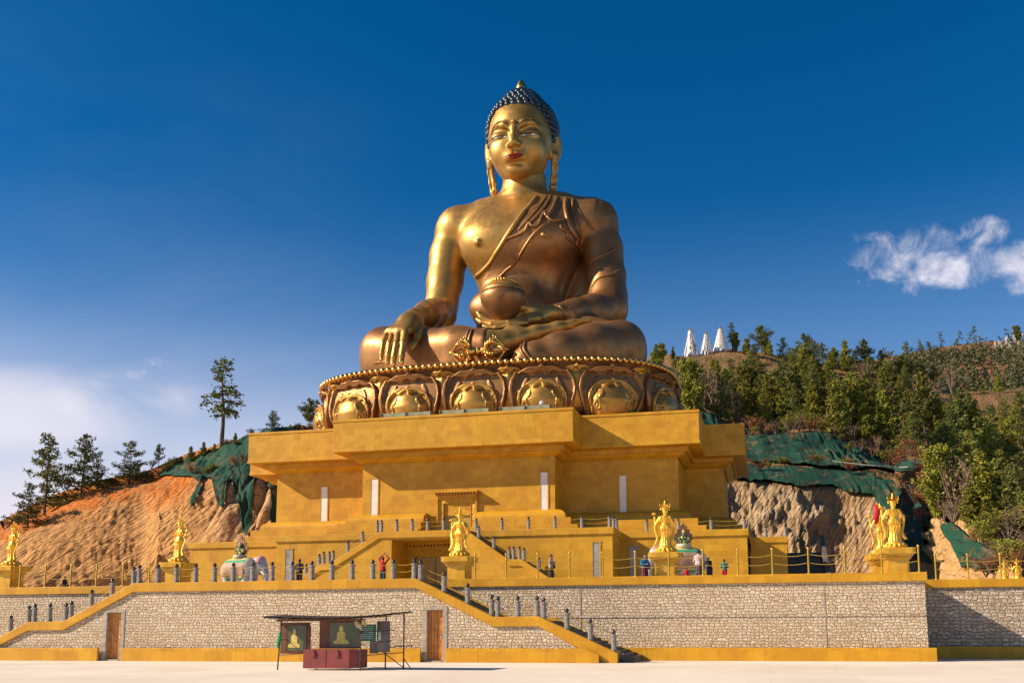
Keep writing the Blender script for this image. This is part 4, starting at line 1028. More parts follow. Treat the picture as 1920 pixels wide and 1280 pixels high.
LZ = [(-2.3, 20.9), (-1.4, 21.2), (-.75, 21.9), (-.42, 22.8), (-.38, 23.6), (-.52, 24.6), (-.66, 25.6), (-.45, 26.38), (-.2, 26.5), (-.6, 26.56), (-11, 26.56)]
LZ = [(o, z-21.15) for o, z in LZ]
rings = []
for off, z in LZ:
    X, Y_ = oval(np.linspace(0, PER, 161)[:-1], max(off, -11)); 
    rings.append([(x, y, z) for x, y in zip(X, Y_)])
MB().rings(rings, True).build('lotus_body', COPPER, lt)
def lprof(v): 
    t8 = np.linspace(0, 1, 8); return np.interp(v, t8, [p[0] for p in LZ[:8]]), np.interp(v, t8, [p[1] for p in LZ[:8]])
def petal_mesh(sc, hw, v0, v1, base_h, inner=False, N=96, lift=0):
    """petal as a raised relief over the swelling side of the throne: u across, v up"""
    U = np.linspace(-1.08, 1.08, N); Vv = np.linspace(-.02, 1.05, N); u, v = np.meshgrid(U, Vv, indexing='ij')
    wv = np.interp(v, [0, .15, .32, .48, .62, .74, .84, .91, .96, .99, 1.01, 1.05], [.56, .70, .85, .96, 1.0, .96, .84, .67, .48, .28, .10, .0])
    wv = np.maximum(wv, .02); e = np.abs(u)/wv                       # 1 on the outline
    tip = np.exp(-(u/.06)**2)*.035
    inside = np.clip((1.0-e)*wv/.05, 0, 1); inside = inside*inside*(3-2*inside)
    top = np.clip((1.0+tip-v)/.03, 0, 1); inside = inside*top
    de = np.minimum((1-e)*wv, (1.0+tip-v)*.9)
    wav = .135+.03*np.sin(np.arctan2(v-.3, u)*9+1.57)
    rim = np.clip((wav-de)/.018, 0, 1)
    if inner == 2: h = inside*(.12+.45*np.clip(1-np.abs(u)/.9, 0, 1)*np.clip((v-.1)/.6, 0, 1)+.16*rim*(v > .7))
    else:
        dome = np.clip(1-(u/.86)**2-((v-.42)/.52)**2, 0, 1)**.6
        h = inside*(base_h+(.34 if not inner else .24)*rim+dome*(.0 if not inner else .85))
    if inner != 2:
        for (cu, cv, sz) in [(.62, .50, .13), (.68, .20, .10)]:
            for s0 in (-1, 1):
                dx = u*s0-cu; dz = v-cv; r = np.hypot(dx, dz); a = np.arctan2(dz, dx)
                sp_ = np.sin(a+r/sz*7.5); h = h+inside*.15*(np.clip((1-r/sz)/.1, 0, 1))*(np.clip(sp_*2+.6, 0, 1))
                lx = u*s0-(cu-.13); lz = v-(cv+sz+.07); q = (lx*.75-lz*.66)**2/.014+(lx*.66+lz*.75)**2/.0022
                h = h+inside*.12*np.clip((1-q)/.35, 0, 1)
    h = h-.25*(1-inside)
    vv = v0+(v1-v0)*v; rr, zz = lprof(vv); r2, z2_ = lprof(vv+.01); tx_, tz_ = r2-rr, z2_-zz; L = np.hypot(tx_, tz_)+1e-9; nr, nz = tz_/L, -tx_/L
    curl = np.clip((v-.82)/.18, 0, 1)**2*.2*inside
    off = rr+nr*h+curl+lift; Z1 = zz+nz*h; X, Yy = oval(sc+u*hw, off)
    Vt = np.stack([X, Yy, Z1], -1).reshape(-1, 3)
    i, j = np.meshgrid(np.arange(N-1), np.arange(N-1), indexing='ij'); a = (i*N+j).ravel()
    F = np.stack([a, a+N, a+N+1, a+1], 1)
    keep = (inside.reshape(-1)[F] > .001).any(1); F = F[keep]
    used = np.unique(F); mp_ = np.full(len(Vt), -1); mp_[used] = np.arange(len(used))
    return Vt[used], mp_[F]
NP = 16
pet0 = float(_su[np.argmin(np.hypot(_X-(W(887, 740, 38)[0]-LXC), _Y+LB_)+(_Y > 0)*99)])
for k in range(NP):
    sc = (pet0+k*PER/NP) % PER; fx, fy = oval(sc, 0); vis = fy < 6; n_ = 136 if vis else 30; w_ = PER/NP
    p_ = mesh_np('lotus_petal', *petal_mesh(sc, w_*.50, -.02, .985, .50, False, n_), COPPER, lt, True)
    mesh_np('petal_boss', *petal_mesh(sc, w_*.37, -.02, .73, .22, True, n_, .42), LGOLD, p_, True)
    mesh_np('rear_petal', *petal_mesh(sc+w_/2, w_*.29, .35, .99, .2, 2, n_//2+10), LGOLD, lt, True)
NB = int(PER/.63); me = None; rest = MB(); cnt_ = 0
for k in range(NB):
    s_ = PER*k/NB; x, y = oval(s_, .12); p = (float(x), float(y), 26.62-21.15)
    if y < 0 or (x > 0 and y < 8):
        if cnt_ >= 98: rest.ball(p, .3, 8, 6); continue
        if me is None: o = MB().ball((0, 0, 0), .3, 12, 9).build('rim_bead', BEADG, lt); me = o
        else: o = me.copy(); link(o, lt)
        o.location = p; cnt_ += 1
    else: rest.ball(p, .3, 8, 6)
rest.build('rim_bead_row', BEADG, lt)['kind'] = 'stuff'
# ------------------------------------------------------------------ hillsides
def px_Y_for_X(px, X):                               # depth at which the vertical plane through column px reaches X
    d = ray(px, 900); return CAM[1]+d[1]*(X-CAM[0])/d[0]
# control columns: photo x -> rows of (photo y, depth); the first row is the foot on the terrace
def zpy(px, Y, z):                                   # photo row of height z at column px and depth Y
    lo_, hi_ = -400., 1500.
    for _ in range(40):
        m_ = (lo_+hi_)/2
        if W(px, m_, Y)[2] > z: lo_ = m_
        else: hi_ = m_
    return lo_
CR = {-400: 1075, -150: 1015, 0: 984, 60: 955, 110: 931, 180: 906, 260: 893, 290: 884, 350: 858, 430: 832, 465: 820, 510: 806, 560: 797, 620: 800, 900: 800}
cols = []
def leftcol(px, cr):
    Y0 = float(np.interp(px, [-400, 0, 150, 300, 400, 515, 560, 620], [40, 44, 49.5, 55, 57.5, 60.5, 67, 79])); Y0 = max(Y0, min(px_Y_for_X(px, -55.5), 79.)) if px > 340 else Y0
    Y5 = max(66., Y0+22); base = zpy(px, Y0, 3.9); fr = [0, .30, .57, .79, .93, 1]; Ys = [0, .12, .3, .52, .76, 1]
    if 285 <= px <= 620: fr = [0, .42, .62, .75, .9, 1]; Ys = [0, .10, .25, .36, .7, 1]
    return [(base+(cr-base)*f, Y0+(Y5-Y0)*g_) for f, g_ in zip(fr, Ys)]
for px, cr in CR.items(): cols.append((px, leftcol(px, cr)))
RK = [  # px, Y0, rock top, bench, net top, mid slope, crest
    (1200, 81, 900, 880, 800, 760, 690), (1215, 81, 905, 880, 795, 745, 676), (1260, 81, 907, 880, 790, 740, 670), (1330, 81, 908, 882, 792, 740, 664), (1400, 81, 906, 880, 808, 745, 657), (1440, 81, 908, 882, 810, 745, 664),
    (1500, 81, 912, 886, 808, 748, 676), (1560, 83, 915, 886, 812, 750, 686), (1620, 83, 922, 890, 836, 760, 696), (1680, 82, 935, 900, 862, 780, 708), (1704, 63, 946, 911, 872, 787, 714), (1730, 50, 960, 925, 884, 795, 722),
    (1790, 42, 1005, 965, 920, 820, 738), (1850, 38, 1025, 985, 945, 830, 736), (1920, 34, 1040, 1000, 955, 830, 728), (2050, 30, 1050, 1010, 960, 820, 715), (2400, 26, 1060, 1020, 960, 800, 690)]
for px, Y0, a, b_, c, d, e in RK:
    cols.append((px, [(zpy(px, Y0, 3.9), Y0), (a, Y0+9), (b_, Y0+17), (c, Y0+34), (d, 155), (e, 232)]))
cols.sort()
KX = np.array([c[0] for c in cols], float); KP = np.array([[r[0] for r in c[1]] for c in cols]); KY = np.array([[r[1] for r in c[1]] for c in cols])
def colrows(px): return np.array([np.interp(px, KX, KP[:, i]) for i in range(6)]), np.array([np.interp(px, KX, KY[:, i]) for i in range(6)])
def T(px, py):                                       # point of the hillside under photo position
    p, y = colrows(px); Y = np.interp(-py, -p, y); return W(px, py, float(Y))
PXS = np.concatenate([np.arange(-400, 0, 10), np.arange(0, 560, 2.2), np.arange(560, 1200, 12), np.arange(1200, 1930, 2.6), np.arange(1930, 2400, 12)])
SEG = [26, 22, 22, 40, 34]
G = np.zeros((len(PXS), sum(SEG)+1+10, 3)); RU = np.zeros(G.shape[:2])
for i, px in enumerate(PXS):
    p, y = colrows(px); u = 0; kk = 0
    left = px < 700
    seg = SEG if not left else [44, 30, 26, 22, 22]
    for s_ in range(5):
        n = seg[s_]
        for j in range(n):
            f = j/n; G[i, kk] = W(px, p[s_]+(p[s_+1]-p[s_])*f, y[s_]+(y[s_+1]-y[s_])*f); RU[i, kk] = s_+f; kk += 1
    top = W(px, p[5], y[5]); G[i, kk] = top; RU[i, kk] = 5; kk += 1
    for j in range(1, 11):
        f = j/10; G[i, kk] = top+np.array([0, 1, 0])*(f*f*300)+np.array([0, 0, -1])*(f*26); RU[i, kk] = 5+f; kk += 1
# smooth along both directions a little, then carve real relief
for _ in range(2):
    G[1:-1, 1:-11] = G[1:-1, 1:-11]*.5+.125*(G[:-2, 1:-11]+G[2:, 1:-11]+G[1:-1, :-12]+G[1:-1, 2:-10])
X, Y, Z = G[..., 0], G[..., 1], G[..., 2]; PXG = np.repeat(PXS[:, None], G.shape[1], 1)
du = np.gradient(G, axis=0); dv = np.gradient(G, axis=1); N_ = np.cross(du, dv); N_ /= np.linalg.norm(N_, axis=2, keepdims=True)+1e-9
N_ *= np.sign(-(N_[..., 1:2]))+(N_[..., 1:2] == 0)
leftm = np.clip((700-PXG)/40, 0, 1); rockm = np.clip((PXG-1300)/30, 0, 1)*np.clip((1.15-RU)/.25, 0, 1)*np.clip((1790-PXG)/60, 0, 1); earthr = np.clip((PXG-1700)/30, 0, 1)*np.clip((1.3-RU)/.3, 0, 1)
# left: digger marks raking down the slope, a few ledges and gullies
a = X*.80+Z*.62; c = -X*.62+Z*.80
warp = fbm(X*.12, Y*.12, Z*.12, 3, 5)*3
rake = np.abs(np.sin((a+warp*1.0)*3.0+fbm(X*.5, Z*.5, 0*Z, 2, 8)*1.5))
clod = np.abs(vnoise(a*1.5+3, c*.45, X*.05, 9))+.6*np.abs(vnoise(a*3.1, c*.9, X*.05, 12))
big = fbm(X*.10, Y*.10, Z*.16, 4, 3)
dl = .10*rake+.12*clod+big*.6+.12*fbm(X*.9, Y*.3, Z*.9, 3, 31)
ledge = np.maximum(0, np.sin(Z*.9+warp*1.3+X*.10))**3*.5
ctm = np.clip((PXG-370)/60, 0, 1)*leftm
gul = np.abs(vnoise(X*.42, Y*.1, Z*.10, 15))*1.8+np.abs(vnoise(X*.9, Y*.1, Z*.4, 16))*.8
dl = dl*(1-ctm*.5)+gul*ctm-ledge*.6
# right: broken rock strata
st_a = X*.35+Z*.94; blk = np.abs(vnoise(X*.30, Y*.3, Z*.30, 21))*3.2+np.abs(vnoise(X*.75+st_a*.2, Y*.3, Z*.9, 22))*1.5+np.abs(vnoise(X*1.8, Y*.5, Z*2.4, 23))*.6
strat = np.floor(blk*2.2)/2.2*.75+blk*.3
rake2 = np.abs(vnoise((X*.55-Z*.83)*1.9, (X*.83+Z*.55)*.7, 0*X, 25))*.8
rsplit = np.clip((PXG-1530)/60, 0, 1)
dr = ((strat*.55+.5*np.abs(vnoise(X*1.1+7, Y*.4, Z*1.3, 27))+.35*np.abs(vnoise(X*2.3, Y*.8, Z*2.6, 28)))*(1-rsplit)+(rake2*.6+big*.8+.3*clod)*rsplit)
hill = fbm(X*.05, Y*.05, Z*0, 4, 41)*1.4+fbm(X*.5, Y*.5, Z*.5, 3, 43)*.25
disp = leftm*dl*np.clip(RU/.15, 0, 1)*np.clip((5.2-RU)/.5, .25, 1)+rockm*dr+earthr*(clod*.8+big*1.5)+(1-leftm)*(1-rockm)*(1-earthr)*hill*np.clip(RU-1, 0.2, 1)
disp *= np.clip(RU*8, 0, 1)
G = G+N_*disp[..., None]-N_*(leftm*.9+rockm*1.3)[..., None]
# soil colours, vertex by vertex
def mixc(a, b, f): return a+(b-a)*np.clip(f, 0, 1)[..., None]
n1 = fbm(X*.18, Y*.18, Z*.18, 4, 51); n2 = fbm(X*.8, Y*.8, Z*.8, 3, 52)
cl = mixc(np.array([.57, .305, .115])+0*G, np.array([.60, .195, .042]), (RU-3.0)/1.6+n1*.8+(Z-14)*.03+np.clip((170-PXG)/200, 0, 1)*.6)
cl = mixc(cl, np.array([.42, .21, .085]), n2*.9-.15); cl = mixc(cl, np.array([.58, .38, .21]), ctm*.7)
ck = mixc(np.array([.50, .35, .20])+0*G, np.array([.28, .18, .11]), n2*1.0-.05); ck = mixc(ck, np.array([.60, .46, .31]), blk*.5-.7+n1*.4); ck = mixc(ck, np.array([.47, .30, .155]), rsplit*.7)
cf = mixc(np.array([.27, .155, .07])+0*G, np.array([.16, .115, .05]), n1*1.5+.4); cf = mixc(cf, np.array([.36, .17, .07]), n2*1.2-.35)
ce = np.array([.62, .37, .16])+0*G
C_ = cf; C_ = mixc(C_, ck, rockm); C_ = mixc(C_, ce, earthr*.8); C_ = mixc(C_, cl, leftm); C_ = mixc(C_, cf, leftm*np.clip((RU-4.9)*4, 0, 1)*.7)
m, t, b = newmat('hillside_soil'); at = t.n('ShaderNodeVertexColor'); at.layer_name = 'soil'; tx = t.n('ShaderNodeTexCoord').outputs['Object']
nn = t.noise(tx, 2.2, 6, .7); col = t.mix(t.mapr(nn, .35, .7, 0, .5), at.outputs[0], t.mix(1., at.outputs[0], (.5, .45, .4, 1), 'MULTIPLY'))
t.set(b.inputs['Base Color'], col); b.inputs['Roughness'].default_value = .95; b.inputs['Specular IOR Level'].default_value = .15
bp = t.n('ShaderNodeBump'); bp.inputs['Strength'].default_value = .7; bp.inputs['Distance'].default_value = .25; t.set(bp.inputs['Height'], t.math('ADD', nn, t.noise(tx, 7, 4))); t.set(b.inputs['Normal'], bp.outputs[0])
SOIL = m
mp1 = t.n('ShaderNodeMapping'); mp1.vector_type = 'TEXTURE'; t.set(mp1.inputs[0], tx); mp1.inputs['Rotation'].default_value = (0, R_(-58), 0); mp1.inputs['Scale'].default_value = (3.2, 1.4, .36)
wr_ = t.noise(mp1.outputs[0], 1.0, 3, .5, .35); n7 = t.noise(tx, 6, 5, .7)
hgt = t.math('ADD', t.math('MULTIPLY', t.mapr(wr_, .38, .62), 1.6), t.math('ADD', t.math('MULTIPLY', nn, .9), t.math('MULTIPLY', n7, .45)))
t.set(bp.inputs['Height'], hgt); bp.inputs['Strength'].default_value = .9; bp.inputs['Distance'].default_value = .18
t.set(b.inputs['Base Color'], t.mix(t.mapr(wr_, .5, .36, 0, .28), col, t.mix(1., col, (.55, .5, .45, 1), 'MULTIPLY')))
def gridmesh(name, G, mt, C_=None, keep=None, parent=None):
    n, k = G.shape[:2]; i, j = np.meshgrid(np.arange(n-1), np.arange(k-1), indexing='ij'); a = (i*k+j).ravel(); F = np.stack([a, a+k, a+k+1, a+1], 1)
    if keep is not None: F = F[keep[:-1, :-1].ravel()]
    V = G.reshape(-1, 3); cc = None if C_ is None else C_.reshape(-1, 3)
    if keep is not None:
        us = np.unique(F); mp_ = np.full(len(V), -1); mp_[us] = np.arange(len(us)); V = V[us]; F = mp_[F]
        if cc is not None: cc = cc[us]
    o = mesh_np(name, V, F, mt, parent, True)
    if cc is not None and len(cc) == len(o.data.vertices):
        ca = o.data.color_attributes.new('soil', 'FLOAT_COLOR', 'POINT'); ca.data.foreach_set('color', np.concatenate([cc, np.ones((len(cc), 1))], 1).astype(np.float32).ravel())
    return o
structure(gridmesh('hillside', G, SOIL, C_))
HG = G; HB3 = None
def gsurf(px, py):                                   # carved surface under a photo position, interpolated
    i = int(np.clip(np.searchsorted(PXS, px)-1, 0, len(PXS)-2)); f = (px-PXS[i])/(PXS[i+1]-PXS[i]); p, y = colrows(px)
    ru = float(np.interp(-py, -p, np.arange(6))); o = []
    for q in (i, i+1): o.append(np.array([np.interp(ru, RU[q], G[q, :, e]) for e in range(3)]))
    return o[0]*(1-f)+o[1]*f
def ground_at(px, py):
    """hillside point under photo position, from the carved surface"""
    i = int(np.clip(np.searchsorted(PXS, px), 1, len(PXS)-1)); p, y = colrows(px)
    ru = float(np.interp(-py, -p, np.arange(6))); j = int(np.argmin(np.abs(RU[i]-ru))); return G[i, j].copy()
# far hill on the right
FH = [(1380, 705), (1500, 700), (1600, 689), (1700, 668), (1760, 655), (1800, 650), (1850, 640), (1900, 632), (1960, 625), (2100, 606), (2300, 590)]
fx = np.arange(1380, 2301, 5.); g2 = np.zeros((len(fx), 50, 3))
for i, px in enumerate(fx):
    cr = np.interp(px, [q[0] for q in FH], [q[1] for q in FH])
    for j in range(42): f = j/41; g2[i, j] = W(px, 760+(cr-760)*f, 300+f**.9*240)
    for j in range(42, 50): g2[i, j] = g2[i, 41]+np.array([0, (j-41)*30, -(j-41)*4])
g2[..., 2] += fbm(g2[..., 0]*.02, g2[..., 1]*.02, 0*g2[..., 0], 4, 71)*2.5
c2 = mixc(np.array([.30, .15, .075])+0*g2, np.array([.19, .14, .07]), fbm(g2[..., 0]*.03, g2[..., 1]*.03, 0*g2[..., 0], 3, 72)*1.5+.3)
structure(gridmesh('far_hill', g2, SOIL, c2))

# ---- green erosion netting
m, t, b = newmat('green_shade_netting'); tx = t.n('ShaderNodeTexCoord').outputs['Object']
n1 = t.noise(tx, .5, 5, .65, .5); n2 = t.noise(tx, 5, 5, .7)
col = t.mix(t.mapr(n1, .35, .7), (.010, .070, .045, 1), (.016, .040, .028, 1)); col = t.mix(t.mapr(n2, .5, .75, 0, .5), col, (.09, .11, .055, 1)); col = t.mix(t.mapr(n1, .52, .72, 0, .7), col, (.26, .17, .08, 1))
t.set(b.inputs['Base Color'], col); b.inputs['Roughness'].default_value = .8; b.inputs['Specular IOR Level'].default_value = .2
bp = t.n('ShaderNodeBump'); bp.inputs['Strength'].default_value = .8; bp.inputs['Distance'].default_value = .2; t.set(bp.inputs['Height'], t.math('ADD', n1, n2)); t.set(b.inputs['Normal'], bp.outputs[0])
NET = m
def net(label, x0, x1, topf, botf, lift, sx=2.2, nj=60, skew=0, wr=.35):
    xs = np.arange(x0, x1+.1, sx); g3 = np.zeros((len(xs), nj, 3)); kp = np.ones((len(xs), nj), bool)
    for i, px in enumerate(xs):
        a, b_ = topf(px), botf(px)
        for j in range(nj):
            f = j/(nj-1); py = a+(b_-a)*f; q = px+skew*f; g3[i, j] = gsurf(q, py)
        kp[i] = b_-a >3
    for _ in range(3): g3[1:-1, 1:-1] = (g3[1:-1, 1:-1]*2+g3[:-2, 1:-1]+g3[2:, 1:-1]+g3[1:-1, :-2]+g3[1:-1, 2:])/6
    X, Y, Z = g3[..., 0], g3[..., 1], g3[..., 2]
    w_ = np.abs(vnoise((X+.25*Z)*1.3, Z*.16, 0*X, 61))*wr*1.4+np.abs(vnoise((X-.2*Z)*3, Z*.4, 0*X, 62))*wr*.5; w_ = w_*np.clip(.75+fbm(X*.16, Z*.22, 0*X, 3, 66)*1.0, .15, 1.6)
    g3 += np.array([0, -.75, .66])*(w_+lift)[..., None]
    o = gridmesh('erosion_net', g3, NET, None, kp); tag(o, label, 'netting', 'green erosion nets'); 
    sm = o.modifiers.new('thick', 'SOLIDIFY'); sm.thickness = .05
    return o
ip = lambda L: (lambda x: float(np.interp(x, [q[0] for q in L], [q[1] for q in L])))
net('dark green erosion net hanging in torn strips over the left slope', 284, 560, lambda x: ip(list(CR.items()))(x)+1,
    ip([(284, 886), (330, 888), (356, 890), (368, 898), (374, 900), (380, 888), (396, 893), (404, 925), (412, 952), (421, 954), (430, 905), (438, 905), (444, 945), (452, 950), (456, 1000), (466, 1012), (476, 950), (484, 900), (500, 905), (508, 930), (516, 985), (524, 990), (560, 990)]), .35, 1.1, 110, 0, .3)
for L in [((372, 905), (358, 942), 7), ]:
    pass
net('long narrow torn strip of green net on the left slope', 357, 376, ip([(357, 930), (376, 893)]), ip([(357, 944), (364, 942), (376, 912)]), .3, 1., 30)
net('wide green erosion net draped below the pines on the right', 1392, 1760, ip([(1392, 812), (1440, 822), (1480, 812), (1520, 808), (1560, 812), (1600, 830), (1650, 855), (1700, 872), (1760, 888)]),
    ip([(1392, 872), (1440, 868), (1480, 874), (1530, 884), (1600, 886), (1660, 892), (1700, 894), (1760, 892)]), .5, 1.6, 70, 0, .38)
net('dusty green net band above the broken rock face', 1372, 1640, ip([(1372, 878), (1440, 880), (1520, 888), (1600, 892), (1640, 900)]), ip([(1372, 902), (1410, 906), (1440, 904), (1500, 912), (1560, 912), (1600, 922), (1640, 925)]), .5, 2.0, 30, 0, .35)
net('green net running down the slope behind the paired statues', 1636, 1740, ip([(1636, 905), (1680, 915), (1710, 940), (1740, 975)]), ip([(1636, 925), (1660, 965), (1700, 1010), (1722, 1060), (1740, 1060)]), .5, 1.8, 50, 0, .35)
net('green net at the foot of the slope at the right edge', 1782, 1880, ip([(1782, 1005), (1795, 1012), (1830, 1040), (1870, 1060), (1890, 1080)]), ip([(1782, 1014), (1800, 1060), (1815, 1090), (1890, 1094)]), .4, 2., 30)
net('green net corner behind the right end of the roof', 1316, 1350, ip([(1316, 784), (1350, 794)]), ip([(1316, 806), (1350, 808)]), 1.2, 2.2, 14)
mb = MB().tube([Vector(T(x, ip([(1440, 878), (1560, 884), (1640, 893), (1720, 898), (1780, 905)])(x)))+Vector((0, -1.6, 1.3)) for x in range(1560, 1701, 10)], .08, 6)
tag(mb.build('pipe', mat('grey_pipe', (.4, .38, .33), None, 3, .5)), 'pale pipe running along the bench between the green nets', 'pipe')

# ------------------------------------------------------------------ trees
def leafmat(name, c1, c2):
    m, t, b = newmat(name); oi = t.n('ShaderNodeObjectInfo').outputs['Random']; tx = t.n('ShaderNodeTexCoord').outputs['Object']
    n1 = t.noise(tx, 1.2, 3); col = t.mix(t.mapr(n1, .35, .65), (*c1, 1), (*c2, 1)); hv = t.n('ShaderNodeHueSaturation'); t.set(hv.inputs['Color'], col)
    t.set(hv.inputs['Hue'], t.mapr(oi, 0, 1, .485, .515, False)); t.set(hv.inputs['Value'], t.mapr(oi, 0, 1, .75, 1.3, False)); t.set(b.inputs['Base Color'], hv.outputs[0]); b.inputs['Roughness'].default_value = .7
    b.inputs['Specular IOR Level'].default_value = .2
    return m
PINE = leafmat('pine_needles', (.15, .155, .028), (.07, .09, .022)); CYP = leafmat('cypress_foliage', (.25, .225, .028), (.12, .13, .022)); DRY = leafmat('dry_twigs', (.20, .115, .055), (.14, .085, .045)); RUST = leafmat('rust_leaves', (.36, .15, .06), (.25, .10, .04))
BARK = mat('bark', (.10, .07, .05), (.05, .035, .028), 6, .9); PALEB = mat('pale_bark', (.25, .18, .12), (.15, .11, .08), 6, .9)
rng = np.random.default_rng(11)
def tufts(cs, size, n, squash=.6, up=.25):
    """needle tufts: n thin leaves fanned around every point"""
    cs = np.asarray(cs); m_ = len(cs); c = np.repeat(cs, n, 0); d = rng.normal(size=(m_*n, 3)); d[:, 2] = d[:, 2]*squash+up; d /= np.linalg.norm(d, axis=1)[:, None]
    s_ = rng.normal(size=d.shape); s_ -= d*(s_*d).sum(1)[:, None]; s_ /= np.linalg.norm(s_, axis=1)[:, None]; sz = size*rng.uniform(.6, 1.3, (m_*n, 1)); w_ = sz*.28
    c = c+rng.normal(size=c.shape)*size*.35; V = np.stack([c, c+d*sz*.55+s_*w_, c+d*sz, c+d*sz*.5-s_*w_], 1).reshape(-1, 3); F = np.arange(len(V)).reshape(-1, 4); return V, F
def tree(kind, H, seed):
    r = random.Random(seed); tr = MB(); pts = []; lean = [r.uniform(-.03, .03), r.uniform(-.03, .03)]
    def axis(z): return (lean[0]*z+.06*math.sin(z*.9+seed), lean[1]*z+.06*math.cos(z*.7+seed), z)
    tr.tube([axis(H*i/9-.3*(i == 0)) for i in range(10)], [max(.022*H*(1-i/9.3), .015) for i in range(10)], 7)
    if kind == 'fir': z0, lf = .16, lambda u: (.06+.30*(1-u)**.85)*(1+.3*math.sin(u*23+seed))
    elif kind == 'tall': z0, lf = .36, lambda u: (.17*math.sin(min(u*1.25+.25, 1)*math.pi*.88)+.03)
    elif kind == 'pine': z0, lf = .32, lambda u: .27*math.sin(math.pi*min(.28+u*.72, .97))*(1+.25*math.sin(u*17+seed))
    elif kind == 'round': z0, lf = .08, lambda u: .25*math.sin(math.pi*min(.24+u*.74, .965))**.8*(1+.3*math.sin(u*13+seed))
    else: z0, lf = .06, lambda u: (.26*(1-u)**.9+.02)*(1+.25*math.sin(u*19+seed))
    z = z0*H
    while z < H*.985:
        u = (z-z0*H)/(H*(1-z0)); nb = {'fir': 6, 'tall': 5, 'pine': 5, 'round': 9, 'cone': 8}[kind]; nb = max(nb-int(u*2), 3)
        for k in range(nb):
            if r.random() < {'fir': .22, 'tall': .30, 'pine': .22, 'round': .05, 'cone': .05}[kind]: continue
            an = r.uniform(0, 2*math.pi); L = H*lf(u)*r.uniform(.55, 1.2); a0 = axis(z); dr = {'fir': -.12, 'tall': -.25, 'pine': .15, 'round': .45, 'cone': .3}[kind]+.4*u
            br = []; m_ = 5
            for q in range(m_+1):
                f = q/m_; br.append((a0[0]+math.cos(an)*L*f, a0[1]+math.sin(an)*L*f, a0[2]+L*(dr*f+.18*f*f*(1 if kind != 'tall' else -.9))+r.uniform(-.04, .04)*L))
            if kind not in ('round', 'cone') or k % 3 == 0: tr.tube(br[::2]+[br[-1]], [.006*H*(1-u*.6), .004*H, .002*H, .0012*H][:len(br[::2])+1], 4)
            dens = max(int(L/(H*.02)), 2)
            for q in range(dens):
                f = (.30 if kind in ('fir', 'pine', 'tall') else .25)+.72*(q+r.random())/dens
                if f > 1: f = 1
                i = min(int(f*m_), m_-1); g_ = f*m_-i; p = [br[i][e]+(br[i+1][e]-br[i][e])*g_ for e in range(3)]
                w_ = L*.20*(1.1-f)+.012*H; pts.append((p[0]+r.gauss(0, w_), p[1]+r.gauss(0, w_), p[2]+r.gauss(0, w_*.3)))
        z += H*{'fir': .058, 'tall': .045, 'pine': .05, 'round': .042, 'cone': .045}[kind]*r.uniform(.75, 1.25)
    for q in range(6): a0 = axis(H*(.96+.05*q/6)); pts.append(a0)
    pts = np.array(pts); size = H*{'fir': .036, 'tall': .034, 'pine': .046, 'round': .040, 'cone': .036}[kind]
    return tr, tufts(pts, size, {'fir': 6, 'tall': 6, 'pine': 6, 'round': 11, 'cone': 11}[kind], .55)
def shrub(H, seed, leafy):
    r = random.Random(seed); tr = MB(); pts = []
    for k in range(9):
        an = r.uniform(0, 6.3); sp = r.uniform(.1, .45); p0 = Vector((0, 0, -.1)); p1 = Vector((math.cos(an)*sp*.5*H, math.sin(an)*sp*.5*H, H*.5*r.uniform(.7, 1))); p2 = Vector((math.cos(an)*sp*H, math.sin(an)*sp*H, H*r.uniform(.7, 1)))
        tr.tube([p0, p1, p2], [.022*H, .012*H, .003*H], 4)
        for q in range(5):
            b0 = p1.lerp(p2, q/5); e = b0+Vector((r.uniform(-.22, .22), r.uniform(-.22, .22), r.uniform(.05, .3)))*H; tr.tube([b0, b0.lerp(e, .6)+Vector((0, 0, .02*H)), e], [.007*H, .004*H, .002*H], 3)
            for w_ in range(leafy): pts.append(tuple(b0.lerp(e, r.random())+Vector((r.gauss(0, .05), r.gauss(0, .05), r.gauss(0, .05)))*H))
    return tr, tufts(np.array(pts), H*.05, 3, .8)
PROTO = {}
def proto(key, maker, leaf, bark):
    tr, (V, F) = maker; me1 = bpy.data.meshes.new('trunk'); me1.from_pydata(tr.v, [], tr.f); me1.materials.append(bark); me1.update()
    me2 = bpy.data.meshes.new('crown'); me2.vertices.add(len(V)); me2.vertices.foreach_set('co', V.astype(np.float32).ravel()); me2.loops.add(F.size); me2.loops.foreach_set('vertex_index', F.astype(np.int32).ravel())
    me2.polygons.add(len(F)); me2.polygons.foreach_set('loop_start', np.arange(0, F.size, 4, dtype=np.int32)); me2.polygons.foreach_set('loop_total', np.full(len(F), 4, np.int32)); me2.update(calc_edges=True); me2.materials.append(leaf)
    PROTO.setdefault(key, []).append((me1, me2))
for i in range(4): proto('fir', tree('fir', 10, 100+i*7), PINE, BARK)
proto('tall', tree('tall', 10, 55), PINE, BARK); proto('tall', tree('tall', 10, 56), PINE, BARK)
for i in range(3): proto('pine', tree('pine', 10, 200+i*3), PINE, BARK)
for i in range(3): proto('round', tree('round', 10, 300+i*3), CYP, BARK)
for i in range(3): proto('cone', tree('cone', 10, 400+i*3), CYP, BARK)
for i in range(3): proto('bare', shrub(10, 500+i, 2), DRY, PALEB)
for i in range(2): proto('rust', shrub(10, 520+i, 9), RUST, BARK)
for i in range(2): proto('bush', shrub(10, 540+i, 16), CYP, BARK)
CATN = {'fir': ('pine_tree', 'tree'), 'tall': ('pine_tree', 'tree'), 'pine': ('pine_tree', 'tree'), 'round': ('cypress_tree', 'tree'), 'cone': ('cypress_tree', 'tree'), 'bare': ('bare_shrub', 'shrub'), 'rust': ('rust_shrub', 'shrub'), 'bush': ('green_shrub', 'shrub')}
